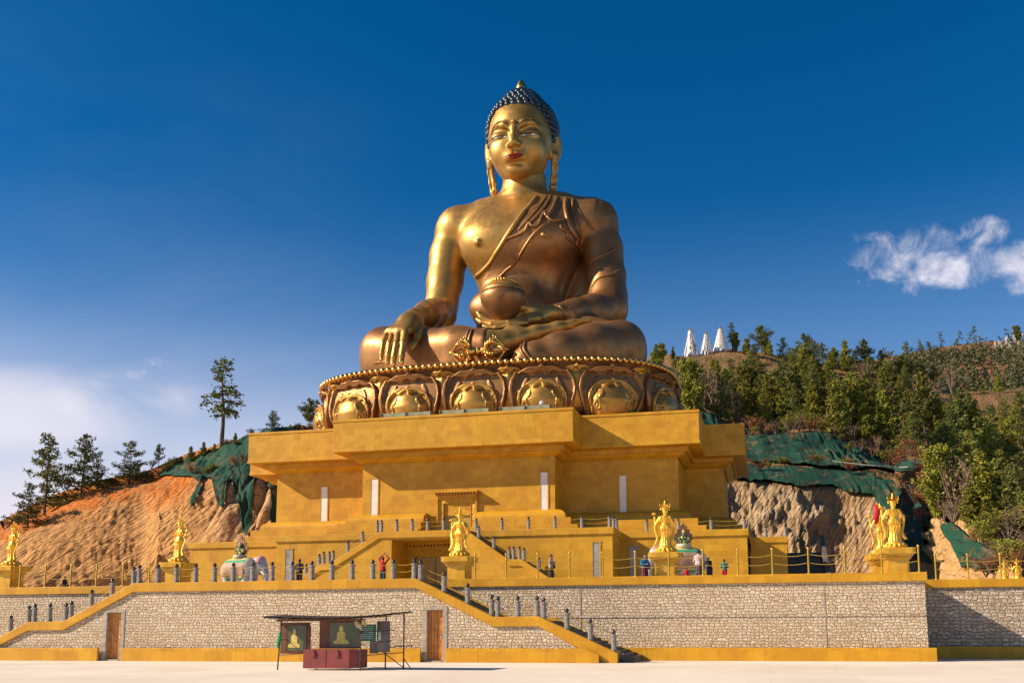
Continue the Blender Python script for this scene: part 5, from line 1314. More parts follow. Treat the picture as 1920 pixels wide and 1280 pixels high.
def plant(kind, pos, H, label, group=None, wide=1., var=None):
    nm, cat = CATN[kind]; pr = PROTO[kind]; m1, m2 = pr[(var if var is not None else random.randrange(len(pr))) % len(pr)]
    o = empty(nm, label, cat, tuple(pos), random.uniform(0, 6.28), group); o.scale = (H/10*wide, H/10*wide, H/10)
    link(bpy.data.objects.new('trunk', m1), o); link(bpy.data.objects.new('crown', m2), o); return o
def plant_px(kind, px, pb, pt, label, group=None, wide=1., var=None):
    g_ = ground_at(px, pb); H = (pb-pt)/scl(px, pb, g_[1]); g_[2] -= .25; return plant(kind, g_, H*1.02+.25, label, group, wide, var)
GL = 'pines on the left skyline'
for q in [('fir', 75, 952, 805, 'tall open pine standing left of the pair of dense pines', .85, 0), ('fir', 46, 980, 897, 'small pine below the tall open pine at the far left', 1, 1), ('fir', 148, 918, 808, 'broad dense pine right of the tall open pine', .95, 2),
          ('fir', 180, 912, 852, 'smaller dark pine touching the broad dense pine', 1, 3), ('fir', 238, 897, 817, 'lone layered pine with wide lower boughs', 1.1, 1), ('pine', 299, 876, 836, 'small crooked pine where the green net begins', .8, 0),
          ('tall', 416, 832, 672, 'tallest lone pine with a bare trunk against the sky', 1.25, 0), ('fir', 509, 810, 769, 'pine just left of the temple roof corner', 1.1, 2), ('pine', 575, 800, 742, 'dark pine beside the left edge of the lotus', .9, 1), ('fir', 592, 800, 746, 'pine half hidden by the left lotus petal', .9, 0)]:
    plant_px(q[0], q[1], q[2], q[3], q[4], GL, q[5], q[6])
for i, (px, pt) in enumerate([(318, 850), (330, 848), (350, 827), (362, 842), (377, 822), (398, 824), (425, 822), (438, 811), (452, 816), (470, 806), (530, 795), (545, 790), (560, 788)]):
    pb = float(ip(list(CR.items()))(px))+3; plant_px('cone' if i % 3 else 'bush', px, pb, pt, 'small bushy evergreen on the netted crest, '+ORD[i]+' from the left', 'low evergreens on the left crest', 1.0)
for i, (px, py, h) in enumerate([(268, 893, 1.6), (285, 886, 1.4), (306, 886, 1.8), (360, 888, 1.5), (395, 880, 1.6), (120, 930, 1.4), (205, 903, 1.2), (446, 878, 1.8), (385, 884, 1.3), (455, 862, 1.2), (30, 978, 1.5), (10, 985, 1.2), (445, 846, 1.1), (425, 838, 1.0)]):
    plant('rust' if i % 2 else 'bush', ground_at(px, py), h, 'low dry tuft of scrub on the left slope, '+ORD[i]+' planted clump', 'scrub tufts on the left slope', 1.6)
GS = 'trees on the right skyline'
SKY = [('round', 1240, 680, 648, .9), ('cone', 1262, 676, 652, .7), ('pine', 1300, 674, 650, .8), ('tall', 1372, 664, 612, 1.1), ('round', 1378, 664, 628, .7), ('pine', 1425, 672, 622, 1.15), ('fir', 1466, 678, 636, .8), ('pine', 1510, 705, 619, .85), ('fir', 1541, 690, 645, .9),
       ('round', 1562, 690, 655, .9), ('cone', 1583, 700, 642, .9), ('pine', 1623, 705, 640, .8), ('pine', 1650, 708, 660, .9), ('fir', 1700, 715, 645, .9), ('pine', 1690, 715, 668, .8), ('fir', 1727, 712, 665, .8), ('fir', 1480, 690, 652, .8), ('cone', 1440, 676, 648, .8), ('cone', 1602, 700, 668, .9), ('round', 1400, 668, 643, .9), ('pine', 1750, 712, 672, .8)]
for i, (k, px, pb, pt, w_) in enumerate(sorted(SKY, key=lambda q: q[1])):
    plant_px(k, px, pb, pt, {'round': 'bushy cypress', 'cone': 'conical cypress', 'pine': 'broad-topped pine', 'tall': 'thin tall pine', 'fir': 'layered pine'}[k]+' on the right skyline, '+ORD[i]+' tree from the left', GS, w_)
# the wood below the skyline: one tree at a time
r = random.Random(5); n = 0; cand = []
for ru in np.arange(3.08, 4.96, .145):
    for px in np.arange(1212, 1990, 26 if ru > 4 else 32):
        cand.append((px+r.uniform(-12, 12), ru+r.uniform(-.07, .07)))
for px in np.arange(1395, 1770, 13): cand.append((px+r.uniform(-5, 5), r.uniform(4.7, 4.97)))
for ru in np.arange(1.2, 3.1, .30):
    for px in np.arange(1770, 1990, 30): cand.append((px+r.uniform(-12, 12), ru+r.uniform(-.1, .1)))
r.shuffle(cand); names = {}
for px, ru in cand:
    p, y = colrows(px); py = float(np.interp(ru, np.arange(6), p)); Yd = float(np.interp(ru, np.arange(6), y))
    dens = .95
    if 1470 < px < 1600 and ru > 4.35: dens = .4       # open reddish slope
    if px < 1400 and ru < 3.5: dens = .9
    if 1270 < px < 1380 and ru > 4.5: dens = .0
    if px > 1700 and ru > 4.5: dens = .45
    if 1380 < px < 1760 and ru < 3.22: dens = .35
    if r.random() > dens or n > 262: continue
    k = r.choice(['round', 'cone', 'cone', 'cone', 'pine', 'fir', 'fir'] if ru < 4.3 else ['cone', 'cone', 'pine', 'fir', 'pine'])
    H = r.choice([r.uniform(3.5, 6), r.uniform(5, 8.5), r.uniform(6, 10.5)])*(1.0 if ru < 4.0 else .72)*(.85 if ru < 3 else 1)
    g_ = ground_at(px, py); g_[2] -= .3
    where = 'upper' if ru > 4.3 else ('middle' if ru > 3.6 else 'lower'); side = 'behind the lotus' if px < 1400 else ('above the nets' if px < 1700 else 'at the right edge')
    nm_ = {'round': 'rounded green cypress', 'cone': 'conical green cypress', 'pine': 'broad pine', 'fir': 'layered pine'}[k]
    names.setdefault((nm_, where, side), []).append((px, plant(k, g_, H, 'x', 'wood trees '+where+' '+side+' '+k, r.uniform(.8, 1.15)))); n += 1
for (nm_, where, side), L in names.items():
    L.sort(key=lambda q: q[0])
    for i, (px, o) in enumerate(L): o['label'] = (ORD[i]+' ' if len(L) > 1 else '')+nm_+(' from the left' if len(L) > 1 else '')+' in the '+where+' wood '+side
for i, px in enumerate(list(range(1385, 1780, 11))):
    p, y = colrows(px); ru = r.choice([3.0, 3.04, 3.1, 3.2, 3.3]); py = float(np.interp(ru, np.arange(6), p)); k = 'bare' if r.random() < .7 else ('bush' if r.random() < .6 else 'rust')
    plant(k, ground_at(px+r.uniform(-4, 4), py), r.uniform(1.8, 3.6), {'bare': 'leafless pale', 'bush': 'low green', 'rust': 'rust-brown'}[k]+' shrub, '+ORD[i]+' along the wood edge above the nets', 'edge shrubs '+k, 1.3)
for i in range(44):
    px = r.uniform(1690, 1800); ru = r.uniform(.8, 3.2); p, y = colrows(px); py = float(np.interp(ru, np.arange(6), p)); k = 'rust' if r.random() < .7 else 'bare'
    plant(k, ground_at(px, py), r.uniform(1.5, 3.2), {'bare': 'leafless pale', 'rust': 'rust-brown'}[k]+' shrub on the slope behind the paired statues, '+ORD[i]+' planted', 'slope shrubs '+k, 1.3)
for i in range(34):
    px = r.uniform(1845, 1990); ru = r.uniform(.05, 1.15); p, y = colrows(px); py = float(np.interp(ru, np.arange(6), p)); k = ['bush', 'bare', 'bush', 'rust'][i % 4]
    plant(k, ground_at(px, py), r.uniform(1.2, 3.0), {'bare': 'leafless brown', 'bush': 'low green', 'rust': 'rust-brown'}[k]+' shrub at the far right foot slope, '+ORD[i]+' planted', 'foot slope shrubs '+k, 1.3)
for i in range(26):
    px = r.uniform(1392, 1640); ru = r.choice([2.05, 2.0, 1.95, 2.75, 2.9, 1.7]); p, y = colrows(px); py = float(np.interp(ru, np.arange(6), p))
    plant('rust' if i % 2 else 'bush', ground_at(px, py)+np.array([0, -.6, .5]), r.uniform(.7, 1.5), 'tiny dry tuft growing through the green nets, '+ORD[i]+' planted', 'tufts in the right nets', 1.5)
for q_, (px, py, h) in enumerate(sorted([(1300, 780, 9), (1322, 775, 8), (1345, 785, 8), (1380, 790, 7), (1285, 770, 9), (1800, 1000, 7), (1740, 800, 9), (1620, 720, 7), (1780, 745, 8)])):
    plant('bare', ground_at(px, py), h, 'tall leafless pale tree in the right wood, '+ORD[q_]+' from the left', 'bare pale trees in the wood', .9)
# distant forest as one mass
pts = []; Vf = []; Ff = []
rr_ = np.random.default_rng(3); base = []
for k in range(2600):
    i = rr_.integers(4, len(fx)-2); j = rr_.integers(0, 42); p = g2[i, j]+rr_.normal(size=3)*np.array([2, 2, 0])
    bare = fbm(np.array([p[0]*.012]), np.array([p[1]*.012]), np.array([0.]), 2, 80)[0]
    if bare > .0 and rr_.random() < .82: continue
    base.append((p, rr_.uniform(6, 11)))
for p, H in base:
    m_ = 16; z = rr_.random(m_)**.8; a = rr_.random(m_)*6.28; rad = H*.2*(1.05-z)*rr_.uniform(.3, 1, m_)
    pts += list(np.stack([p[0]+np.cos(a)*rad, p[1]+np.sin(a)*rad, p[2]+H*(.15+.85*z)], 1))
V, F = tufts(np.array(pts), 1.25, 3, .6)
o = mesh_np('distant_forest', V, F, leafmat('distant_needles', (.085, .085, .034), (.055, .062, .030))); tag(o, 'distant pine forest covering the far hill at the right', 'forest', None, 'stuff')
for i, (px, pb, pt) in enumerate([(1908, 636, 612), (1795, 655, 636), (1727, 668, 646)]):
    Yd = 540; P_ = W(px, pb, Yd); P_[2] -= 1.5; plant('round' if i == 0 else 'fir', P_, (pb-pt)/scl(px, pb, Yd)+2, 'tree standing above the far ridge, '+ORD[i]+' one', 'far ridge trees')

# ------------------------------------------------------------------ tall white prayer flags on the skyline
m, t, b = newmat('white_flag_cloth'); tx = t.n('ShaderNodeTexCoord').outputs['Object']; n1 = t.noise(tx, 1.2, 5, .7)
t.set(b.inputs['Base Color'], t.mix(t.mapr(n1, .35, .7), (.80, .76, .72, 1), (.5, .44, .40, 1))); b.inputs['Roughness'].default_value = .9; FLAGM = m
for i, (px, pt, pb, w_, lab) in enumerate([(1296, 614, 671, 30, 'leftmost of the three white prayer-flag cones on the skyline'), (1325, 622, 665, 24, 'middle, shortest white prayer-flag cone on the skyline'), (1352, 612, 660, 32, 'rightmost of the three white prayer-flag cones on the skyline')]):
    Yd = 225; s_ = scl(px, pb, Yd); b0 = W(px, pb, Yd); Hh = (pb-pt)/s_; R0 = w_/2/s_; r = random.Random(i)
    o = empty('prayer_flags', lab, 'prayer flags', tuple(b0), 0, 'prayer-flag cones')
    MB().tube([(0, 0, -2), (0, 0, Hh)], [.12, .08], 6).ball((0, 0, Hh), .3).build('mast', PALEB, o)
    fl = MB()
    for k in range(30):
        a = 2*math.pi*k/30; a2 = a+.17; rt_ = R0*.28; zb = r.uniform(-1.0, 1.2)
        for q in range(7):
            f0, f1 = q/7, (q+1)/7; R1, R2 = rt_+(R0-rt_)*f0**1.2+r.uniform(0, .12), rt_+(R0-rt_)*f1**1.2+r.uniform(0, .12); za, zb_ = Hh*.9*(1-f0)+zb*f0, Hh*.9*(1-f1)+zb*f1
            if r.random() < .05: continue
            fl.add([(R1*math.cos(a), R1*math.sin(a), za), (R1*math.cos(a2), R1*math.sin(a2), za), (R2*math.cos(a2), R2*math.sin(a2), zb_), (R2*math.cos(a), R2*math.sin(a), zb_)], [(0, 1, 2, 3)])
    fl.build('flag_cloth', FLAGM, o)['kind'] = 'stuff'
    MB().lathe([(.1, Hh*.97), (R0*.25, Hh*.92), (R0*.3, Hh*.89)], (0, 0, 0), 12).build('top_hoop', POSTG, o)
o = empty('prayer_flags', 'tiny white cluster of prayer flags on the distant ridge at the right', 'prayer flags', tuple(W(1888, 650, 500)))
fl = MB(); r = random.Random(9)
for k in range(26):
    x = r.uniform(-7, 7); h = r.uniform(3, 7); y = r.uniform(-4, 4); fl.box(x, x+.5, y, y+.05, -1, h-1)
fl.build('flag_cloth', FLAGM, o)['kind'] = 'stuff'
# ------------------------------------------------------------------ gilded figures on pedestals along the terrace edge
def figure_meshes(flip=1):
    f = flip
    B = SDF((-.95, -.6, .28), (.95, .6, 3.1), .024)
    B.loft([.34, .5, .8, 1.15, 1.42, 1.62, 1.85, 2.0, 2.06], [0, 0, .02*f, .03*f, .03*f, .01*f, 0, 0, 0], [0]*9, [.36, .31, .25, .27, .30, .205, .27, .30, .12], [.26, .22, .18, .20, .22, .15, .18, .17, .10], .05)
    B.cone((0, 0, 2.0), (0, 0, 2.2), .085, .08, .06); B.ell((0, .03, 2.3), (.15, .165, .19), None, .04)
    B.ell((0, .05, 2.2), (.10, .14, .1), None, .05)
    for s_ in (-1, 1): B.ell((s_*.13*1, -.07, 1.32), (.15, .14, .18), None, .08); B.ell((s_*.12, .13, 1.78), (.13, .1, .12), None, .06)
    up = f                                              # side of the raised hand
    B.chain([(-up*.29, 0, 1.93), (-up*.42, .02, 1.70), (-up*.52, .05, 1.52)], [.095, .075, .062], .05)
    B.chain([(-up*.52, .05, 1.52), (-up*.56, .10, 1.72), (-up*.57, .1, 1.88)], [.06, .045, .035], .03)
    for k in range(4): B.cone((-up*.57, .1, 1.88), (-up*(.53+.025*k), .10+.01*k, 1.985+.01*(k % 2)), .018, .013, .012)
    B.cone((-up*.565, .1, 1.87), (-up*.52, .14, 1.93), .018, .013, .012)
    B.chain([(up*.29, 0, 1.93), (up*.45, -.02, 1.68), (up*.50, .0, 1.47)], [.095, .075, .062], .05)
    B.chain([(up*.50, 0, 1.47), (up*.47, .16, 1.36), (up*.42, .27, 1.36)], [.06, .045, .035], .03)
    for k in range(4): B.cone((up*.42, .27, 1.36), (up*(.38-.02*k), .36, 1.37+.022*k), .018, .013, .012)
    B.cone((up*.42, .26, 1.36), (up*.36, .26, 1.42), .018, .013, .012)
    # lower robe folds and flaring hem
    x, y, z = B.P(); an = np.arctan2(y, x); d = B.D
    d = d-.018*np.cos(an*11+z*1.5)*np.clip((1.5-z)/.4, 0, 1)*np.clip((z-.34)/.1, 0, 1); B.D = d.astype(np.float32)
    B.ell((0, .1, 2.28), (.05, .06, .03), None, .02)
    B.cone((0, .19, 2.31), (0, .215, 2.26), .02, .025, .015)       # nose (on the far side)
    return B
def scarf_mb(f):
    m_ = MB()
    for s_ in (-1, 1):
        P = [(s_*.22, -.12, 1.98), (s_*.34, -.14, 1.75), (s_*.47, -.03, 1.45), (s_*.42, -.05, 1.1), (s_*.35, -.08, .85), (s_*.42, -.10, .62), (s_*.56, -.08, .42)]
        if s_ == -f: P = [(s_*.20, -.13, 1.98), (s_*.34, -.14, 1.7), (s_*.52, .06, 1.58), (s_*.54, .02, 1.25), (s_*.44, -.06, .9), (s_*.48, -.1, .6), (s_*.66, -.1, .36)]
        sm = []
        for i in range(len(P)-1):
            for q in range(4):
                u = q/4; p0, p1, p2, p3 = [np.array(P[min(max(i+e, 0), len(P)-1)]) for e in (-1, 0, 1, 2)]
                sm.append(.5*((2*p1)+(-p0+p2)*u+(2*p0-5*p1+4*p2-p3)*u*u+(-p0+3*p1-3*p2+p3)*u**3))
        n = len(sm); rg = []
        for i, p in enumerate(sm):
            w_ = .045+.05*i/n; rg.append([(p[0]+w_*math.cos(a)*(1 if True else 0), p[1]+.018*math.sin(a), p[2]+w_*.35*math.cos(a)) for a in [2*math.pi*k/8 for k in range(8)]])
        m_.rings(rg, True)
    m_.tube([(-.30, -.17, 1.36), (-.15, -.24, 1.28), (0, -.26, 1.24), (.15, -.24, 1.28), (.30, -.17, 1.36)], .02, 5)
    for x in (-.2, -.07, .07, .2): m_.tube([(x, -.25, 1.25), (x*1.1, -.27, 1.05), (x*1.2, -.26, .85)], .014, 4)
    m_.tube([(-.21, -.02, 1.56), (-.1, -.14, 1.54), (.1, -.14, 1.54), (.21, -.02, 1.56)], .022, 5)
    return m_
def crown_mb():
    m_ = MB(); m_.lathe([(.17, 2.36), (.185, 2.40), (.175, 2.44)], (0, .02, 0), 16); m_.lathe([(.11, 2.42), (.10, 2.52), (.065, 2.56), (.08, 2.62), (.05, 2.70), (.06, 2.74), (.02, 2.84), (.005, 2.9)], (0, .0, 0), 12)
    for k in range(7):
        a = 2*math.pi*k/7+.2; c, s_ = math.cos(a), math.sin(a)
        m_.rings([[(c*(.175+.03*u)+w_*-s_*q, .02+s_*(.175+.03*u)+w_*c*q, 2.42+.26*u) for q in (-1, 0, 1, 0)] for u, w_ in ((0, .03), (.35, .065), (.7, .04), (1, .004))], False)
    for s_ in (-1, 1):
        m_.lathe([(.005, -.05), (.05, -.02), (.06, .02), (.03, .07), (.003, .1)], (s_*.22, .0, 2.36), 8)
        m_.tube([(s_*.17, 0, 2.44), (s_*.26, -.02, 2.5), (s_*.29, -.03, 2.62), (s_*.25, -.03, 2.68)], .018, 5)
    return m_
def flower_mb(f):
    m_ = MB(); c = (-f*.57, .1, 2.0); m_.tube([(-f*.50, .1, 1.62), (-f*.62, .12, 1.9), (-f*.60, .1, 2.08)], .012, 5)
    c = (-f*.60, .1, 2.12)
    for k in range(7):
        a = 2*math.pi*k/7; m_.ball((c[0]+.075*math.cos(a), c[1]+.075*math.sin(a), c[2]+.02), .045, 7, 5, (1, 1, 1.3))
    m_.ball((c[0], c[1], c[2]+.06), .055, 8, 6); return m_
FM = {}
def fig_mesh(f):
    if f not in FM: FM[f] = surfnets(figure_meshes(f).D, (-.95, -.6, .28), .024, 1)
    return FM[f]
PED = {}
def ped(loc, label, sc=1.):
    o = empty('pedestal', label, 'pedestal', loc, 0, 'stepped gold pedestals'); o.scale = (sc, sc, 1)
    if not PED:
        def sq(w_, z0, z1, m_):
            k = w_*.16; m_.prism([(-w_, -w_+k), (-w_+k, -w_+k), (-w_+k, -w_), (w_-k, -w_), (w_-k, -w_+k), (w_, -w_+k), (w_, w_-k), (w_-k, w_-k), (w_-k, w_), (-w_+k, w_), (-w_+k, w_-k), (-w_, w_-k)], z0, z1, 'z')
        a = MB(); sq(.86, 0, .22, a); sq(.78, .221, .32, a); sq(.70, .321, .40, a); a.build('pedestal_foot', PEDG, o); PED['a'] = o.children[0]
        b_ = MB(); sq(.60, .401, 1.0, b_); PED['b'] = b_.build('pedestal_body', PEDG, o)
        c = MB(); sq(.70, 1.001, 1.1, c); sq(.80, 1.101, 1.2, c); sq(.92, 1.201, 1.46, c); PED['c'] = bevel(c.build('pedestal_cap', PEDG, o), .012)
    else:
        for k in 'abc': link(PED[k].copy(), o)
    return o
PEDG = mat('gold_painted_pedestal', (.78, .44, .04), (.62, .32, .025), 1.5, .32, .35, .2, 8)
LOTS = {}
def statue(loc, label, f, rz=0., sc=1.):
    o = empty('standing_statue', label, 'statue', loc, rz, 'gilded standing statues'); o.scale = (sc, sc, sc); V, F = fig_mesh(f)
    if ('b', f) not in LOTS:
        LOTS['b', f] = mesh_np('body', V, F, GOLDS, o, True); LOTS['s', f] = scarf_mb(f).build('scarf', GOLDS, o); LOTS['f', f] = flower_mb(f).build('flower', GOLDS, o)
        if 'c' in LOTS: link(LOTS['c'].copy(), o); link(LOTS['l'].copy(), o)
        else:
            LOTS['c'] = crown_mb().build('crown', GOLDS, o)
            l = MB(); l.lathe([(.50, 0), (.56, .05), (.50, .12), (.44, .17), (.47, .24), (.44, .34), (.02, .35)], (0, 0, 0), 24)
            for k in range(14):
                a = 2*math.pi*k/14; l.ball((.50*math.cos(a), .50*math.sin(a), .13), .11, 7, 5, (1, 1, 1.1))
            LOTS['l'] = l.build('lotus_foot', GOLDS, o)
    else:
        for k in ('b', 's', 'f'): link(LOTS[k, f].copy(), o)
        link(LOTS['c'].copy(), o); link(LOTS['l'].copy(), o)
    return o
TZ = 4.2
for i, (px, Y, f, rz, nm, sc) in enumerate([(22, 6.5, -1, -.5, 'at the far left edge of the terrace', 1), (335, 6.5, -1, -.5, 'left of the white elephant, before the raked earth slope', 1), (862, 6.5, 1, -.15, 'in front of the temple doors', 1),
        (1249, 6.5, 1, .1, 'in front of the right elephant', 1), (1680, 9.8, 1, .1, 'nearer and larger of the pair at the right end', 1), (1655, 14.8, 1, .2, 'half hidden behind its larger neighbour, with a red cloth', 1)]):
    c = W(px, 1050, Y); zc_ = 5.75 if Y < 8 else 5.7
    pz = 1.33 if Y > 8 else 1.18; pd_ = ped((c[0], Y, TZ), 'stepped gold pedestal of the statue '+nm, 1.06 if Y > 8 else 1.); pd_.scale.z = pz; q = statue((c[0], Y, TZ+1.462*pz), 'gilded crowned statue seen from behind, '+nm, f, rz, 1.12 if Y > 8 else 1.05)
    if px == 1655:
        r = MB(); P = [(c[0]-.30, Y-.55, 9.2), (c[0]-.22, Y-.62, 8.85), (c[0]-.30, Y-.6, 8.4), (c[0]-.34, Y-.58, 8.0)]
        r.rings([[(p[0]+w_*math.cos(a), p[1]+.06*math.sin(a), p[2]) for a in [2*math.pi*k/10 for k in range(10)]] for p, w_ in zip(P, (.10, .17, .18, .08))], True)
        tag(r.build('red_cloth', mat('red_cloth', (.5, .01, .012), None, 4, .8)), 'red cloth hung on the rear statue of the right-hand pair', 'cloth')
for px, Y in [(1884, 22), (1908, 20)]:
    c = W(px, 1080, Y); statue((c[0], Y, TZ+.3), 'small gilded statue low behind the set-back right wall, %s one' % ('left' if px < 1900 else 'right'), 1, 0, .55)

# ------------------------------------------------------------------ elephants
WHT = mat('white_elephant_paint', (.50, .47, .45), (.36, .33, .32), 2, .6); GRN = mat('green_trim_paint', (.03, .25, .10), (.05, .32, .16), 3, .5); CRM = mat('cream_cloth_paint', (.62, .52, .34), None, 3, .6)
PINKM = mat('pink_cloth_paint', (.48, .22, .2), (.55, .3, .3), 3, .6); EARM = mat('grey_ear_paint', (.2, .185, .19), (.3, .28, .28), 3, .6); FLAME = mat('dark_bronze_flame', (.16, .08, .045), (.3, .15, .06), 6, .45); JG = mat('jewel_green', (.05, .16, .07), None, 3, .25); JY = mat('jewel_yellow', (.6, .45, .1), None, 3, .25)
m, t, b = newmat('banded_saddle_cloth'); tx = t.n('ShaderNodeTexCoord').outputs['Object']; sp = t.n('ShaderNodeSeparateXYZ'); t.set(sp.inputs[0], tx)
v = t.math('ADD', sp.outputs[2], t.math('MULTIPLY', t.noise(tx, 2, 2), .12)); v = t.mapr(v, .75, 2.05, 0, 1, False)
t.set(b.inputs['Base Color'], t.ramp(v, [(0, (.02, .22, .1)), (.09, (.5, .38, .1)), (.15, (.34, .20, .12)), (.62, (.40, .25, .16)), (.74, (.04, .3, .14)), (.84, (.6, .5, .2)), (.92, (.04, .28, .15))], 'CONSTANT')); b.inputs['Roughness'].default_value = .6; CLOTHM = m
def elephant(loc, mir, label, rz=0, sc=1.):
    o = empty('elephant_statue', label, 'elephant statue', loc, rz); o.scale = (sc, sc, sc); m_ = mir
    B = SDF((-1.7, -1.0, -.02), (2.3, 1.0, 2.4), .04); f = lambda x: m_*x
    B.ell((f(0), 0, 1.25), (1.02, .60, .64), None, .1); B.ell((f(.65), 0, 1.32), (.55, .5, .55), None, .2); B.ell((f(-.6), 0, 1.22), (.55, .55, .58), None, .2)
    B.ell((f(1.22), 0, 1.52), (.42, .36, .42), None, .15); B.ell((f(1.3), 0, 1.72), (.26, .28, .22), None, .1)
    B.chain([(f(1.5), 0, 1.4), (f(1.66), 0, 1.0), (f(1.68), 0, .6), (f(1.62), 0, .3), (f(1.75), 0, .14)], [.24, .17, .125, .1, .08], .1)
    for x_, y_s in ((.62, .30), (.58, -.30), (-.68, .30), (-.62, -.32)): B.chain([(f(x_), y_s, 1.0), (f(x_+.03), y_s, .5), (f(x_), y_s, .1)], [.27, .19, .21], .12)
    B.chain([(f(-1.08), 0, 1.4), (f(-1.2), 0, 1.0), (f(-1.22), 0, .6)], [.06, .04, .05], .05)
    Db = B.D.copy(); bd = B.mesh('body', WHT, o, 1)
    for s_ in (-1, 1):
        E_ = SDF((-.5+f(1.0), -1., .6), (.5+f(1.0), 1., 2.2), .03); E_.ell((f(.98), s_*.46, 1.42), (.34, .06, .46), rotm('Z', -m_*s_*.35), .02); E_.mesh('ear', EARM, bd, 1)
        MB().tube([(f(1.5), s_*.2, 1.15), (f(1.75), s_*.24, .95), (f(2.0), s_*.22, 1.0)], [.055, .045, .012], 7).build('tusk', WHT, bd)
        MB().ball((f(1.47), s_*.30, 1.56), .04, 8, 6).build('eye', DARK, bd)
    x, y, z = B.P(); reg = np.maximum(np.abs(x-f(-.05))-.72-.0*z, .78+.10*np.cos(x*9)-z)+0*y
    B.mesh('saddle_cloth', CLOTHM, o, 1, np.maximum(Db-.05, reg))
    reg = np.maximum(np.abs((x-f(1.15)))-.33, 1.58-z)+0*y; B.mesh('head_cloth', PINKM, o, 1, np.maximum(Db-.04, reg))
    MB().lathe([(.30, 1.86), (.42, 1.92), (.34, 2.0), (.38, 2.06), (.1, 2.1)], (f(-.05), 0, 0), 14).build('saddle_lotus', CRM, o)
    fl = MB(); pr = []
    for k in range(30):
        a = -math.pi*.5+2*math.pi*k/30; R_1 = (.44+.05*math.cos(k*math.pi))*(1-.0*a); zz = math.sin(a); w_ = math.cos(a)
        pr.append((f(-.05)+R_1*w_*(1 if zz < 0 else (1-zz*.55)), 2.45+R_1*zz*(1.0 if zz < 0 else 1.35)))
    fl.prism(pr, .06, .14, 'y'); flo = fl.build('flame_halo', FLAME, o)
    for k, (x_, z_, mt) in enumerate([(-.14, 2.2, JG), (0, 2.18, JY), (.14, 2.2, JG), (-.08, 2.36, JY), (.08, 2.36, JG), (0, 2.52, JG), (0, 2.66, JY), (-.2, 2.32, JG), (.2, 2.32, JY)]): MB().ball((f(-.05)+x_, -.02, z_), .085, 8, 6, (1, 1, 1.25)).build('jewel', mt, flo)
    return o
elephant(tuple(W(450, 1085, 14)*np.array([1, 1, 0])+np.array([0, 0, TZ])), 1, 'white elephant statue with saddle cloth and jewel halo, left of the stairs, facing right', -.15, 1.32)
elephant(tuple(W(1282, 1085, 13.5)*np.array([1, 1, 0])+np.array([0, 0, TZ])), -1, 'white elephant statue facing left, mostly hidden behind a standing gilded statue', .25, 1.34)

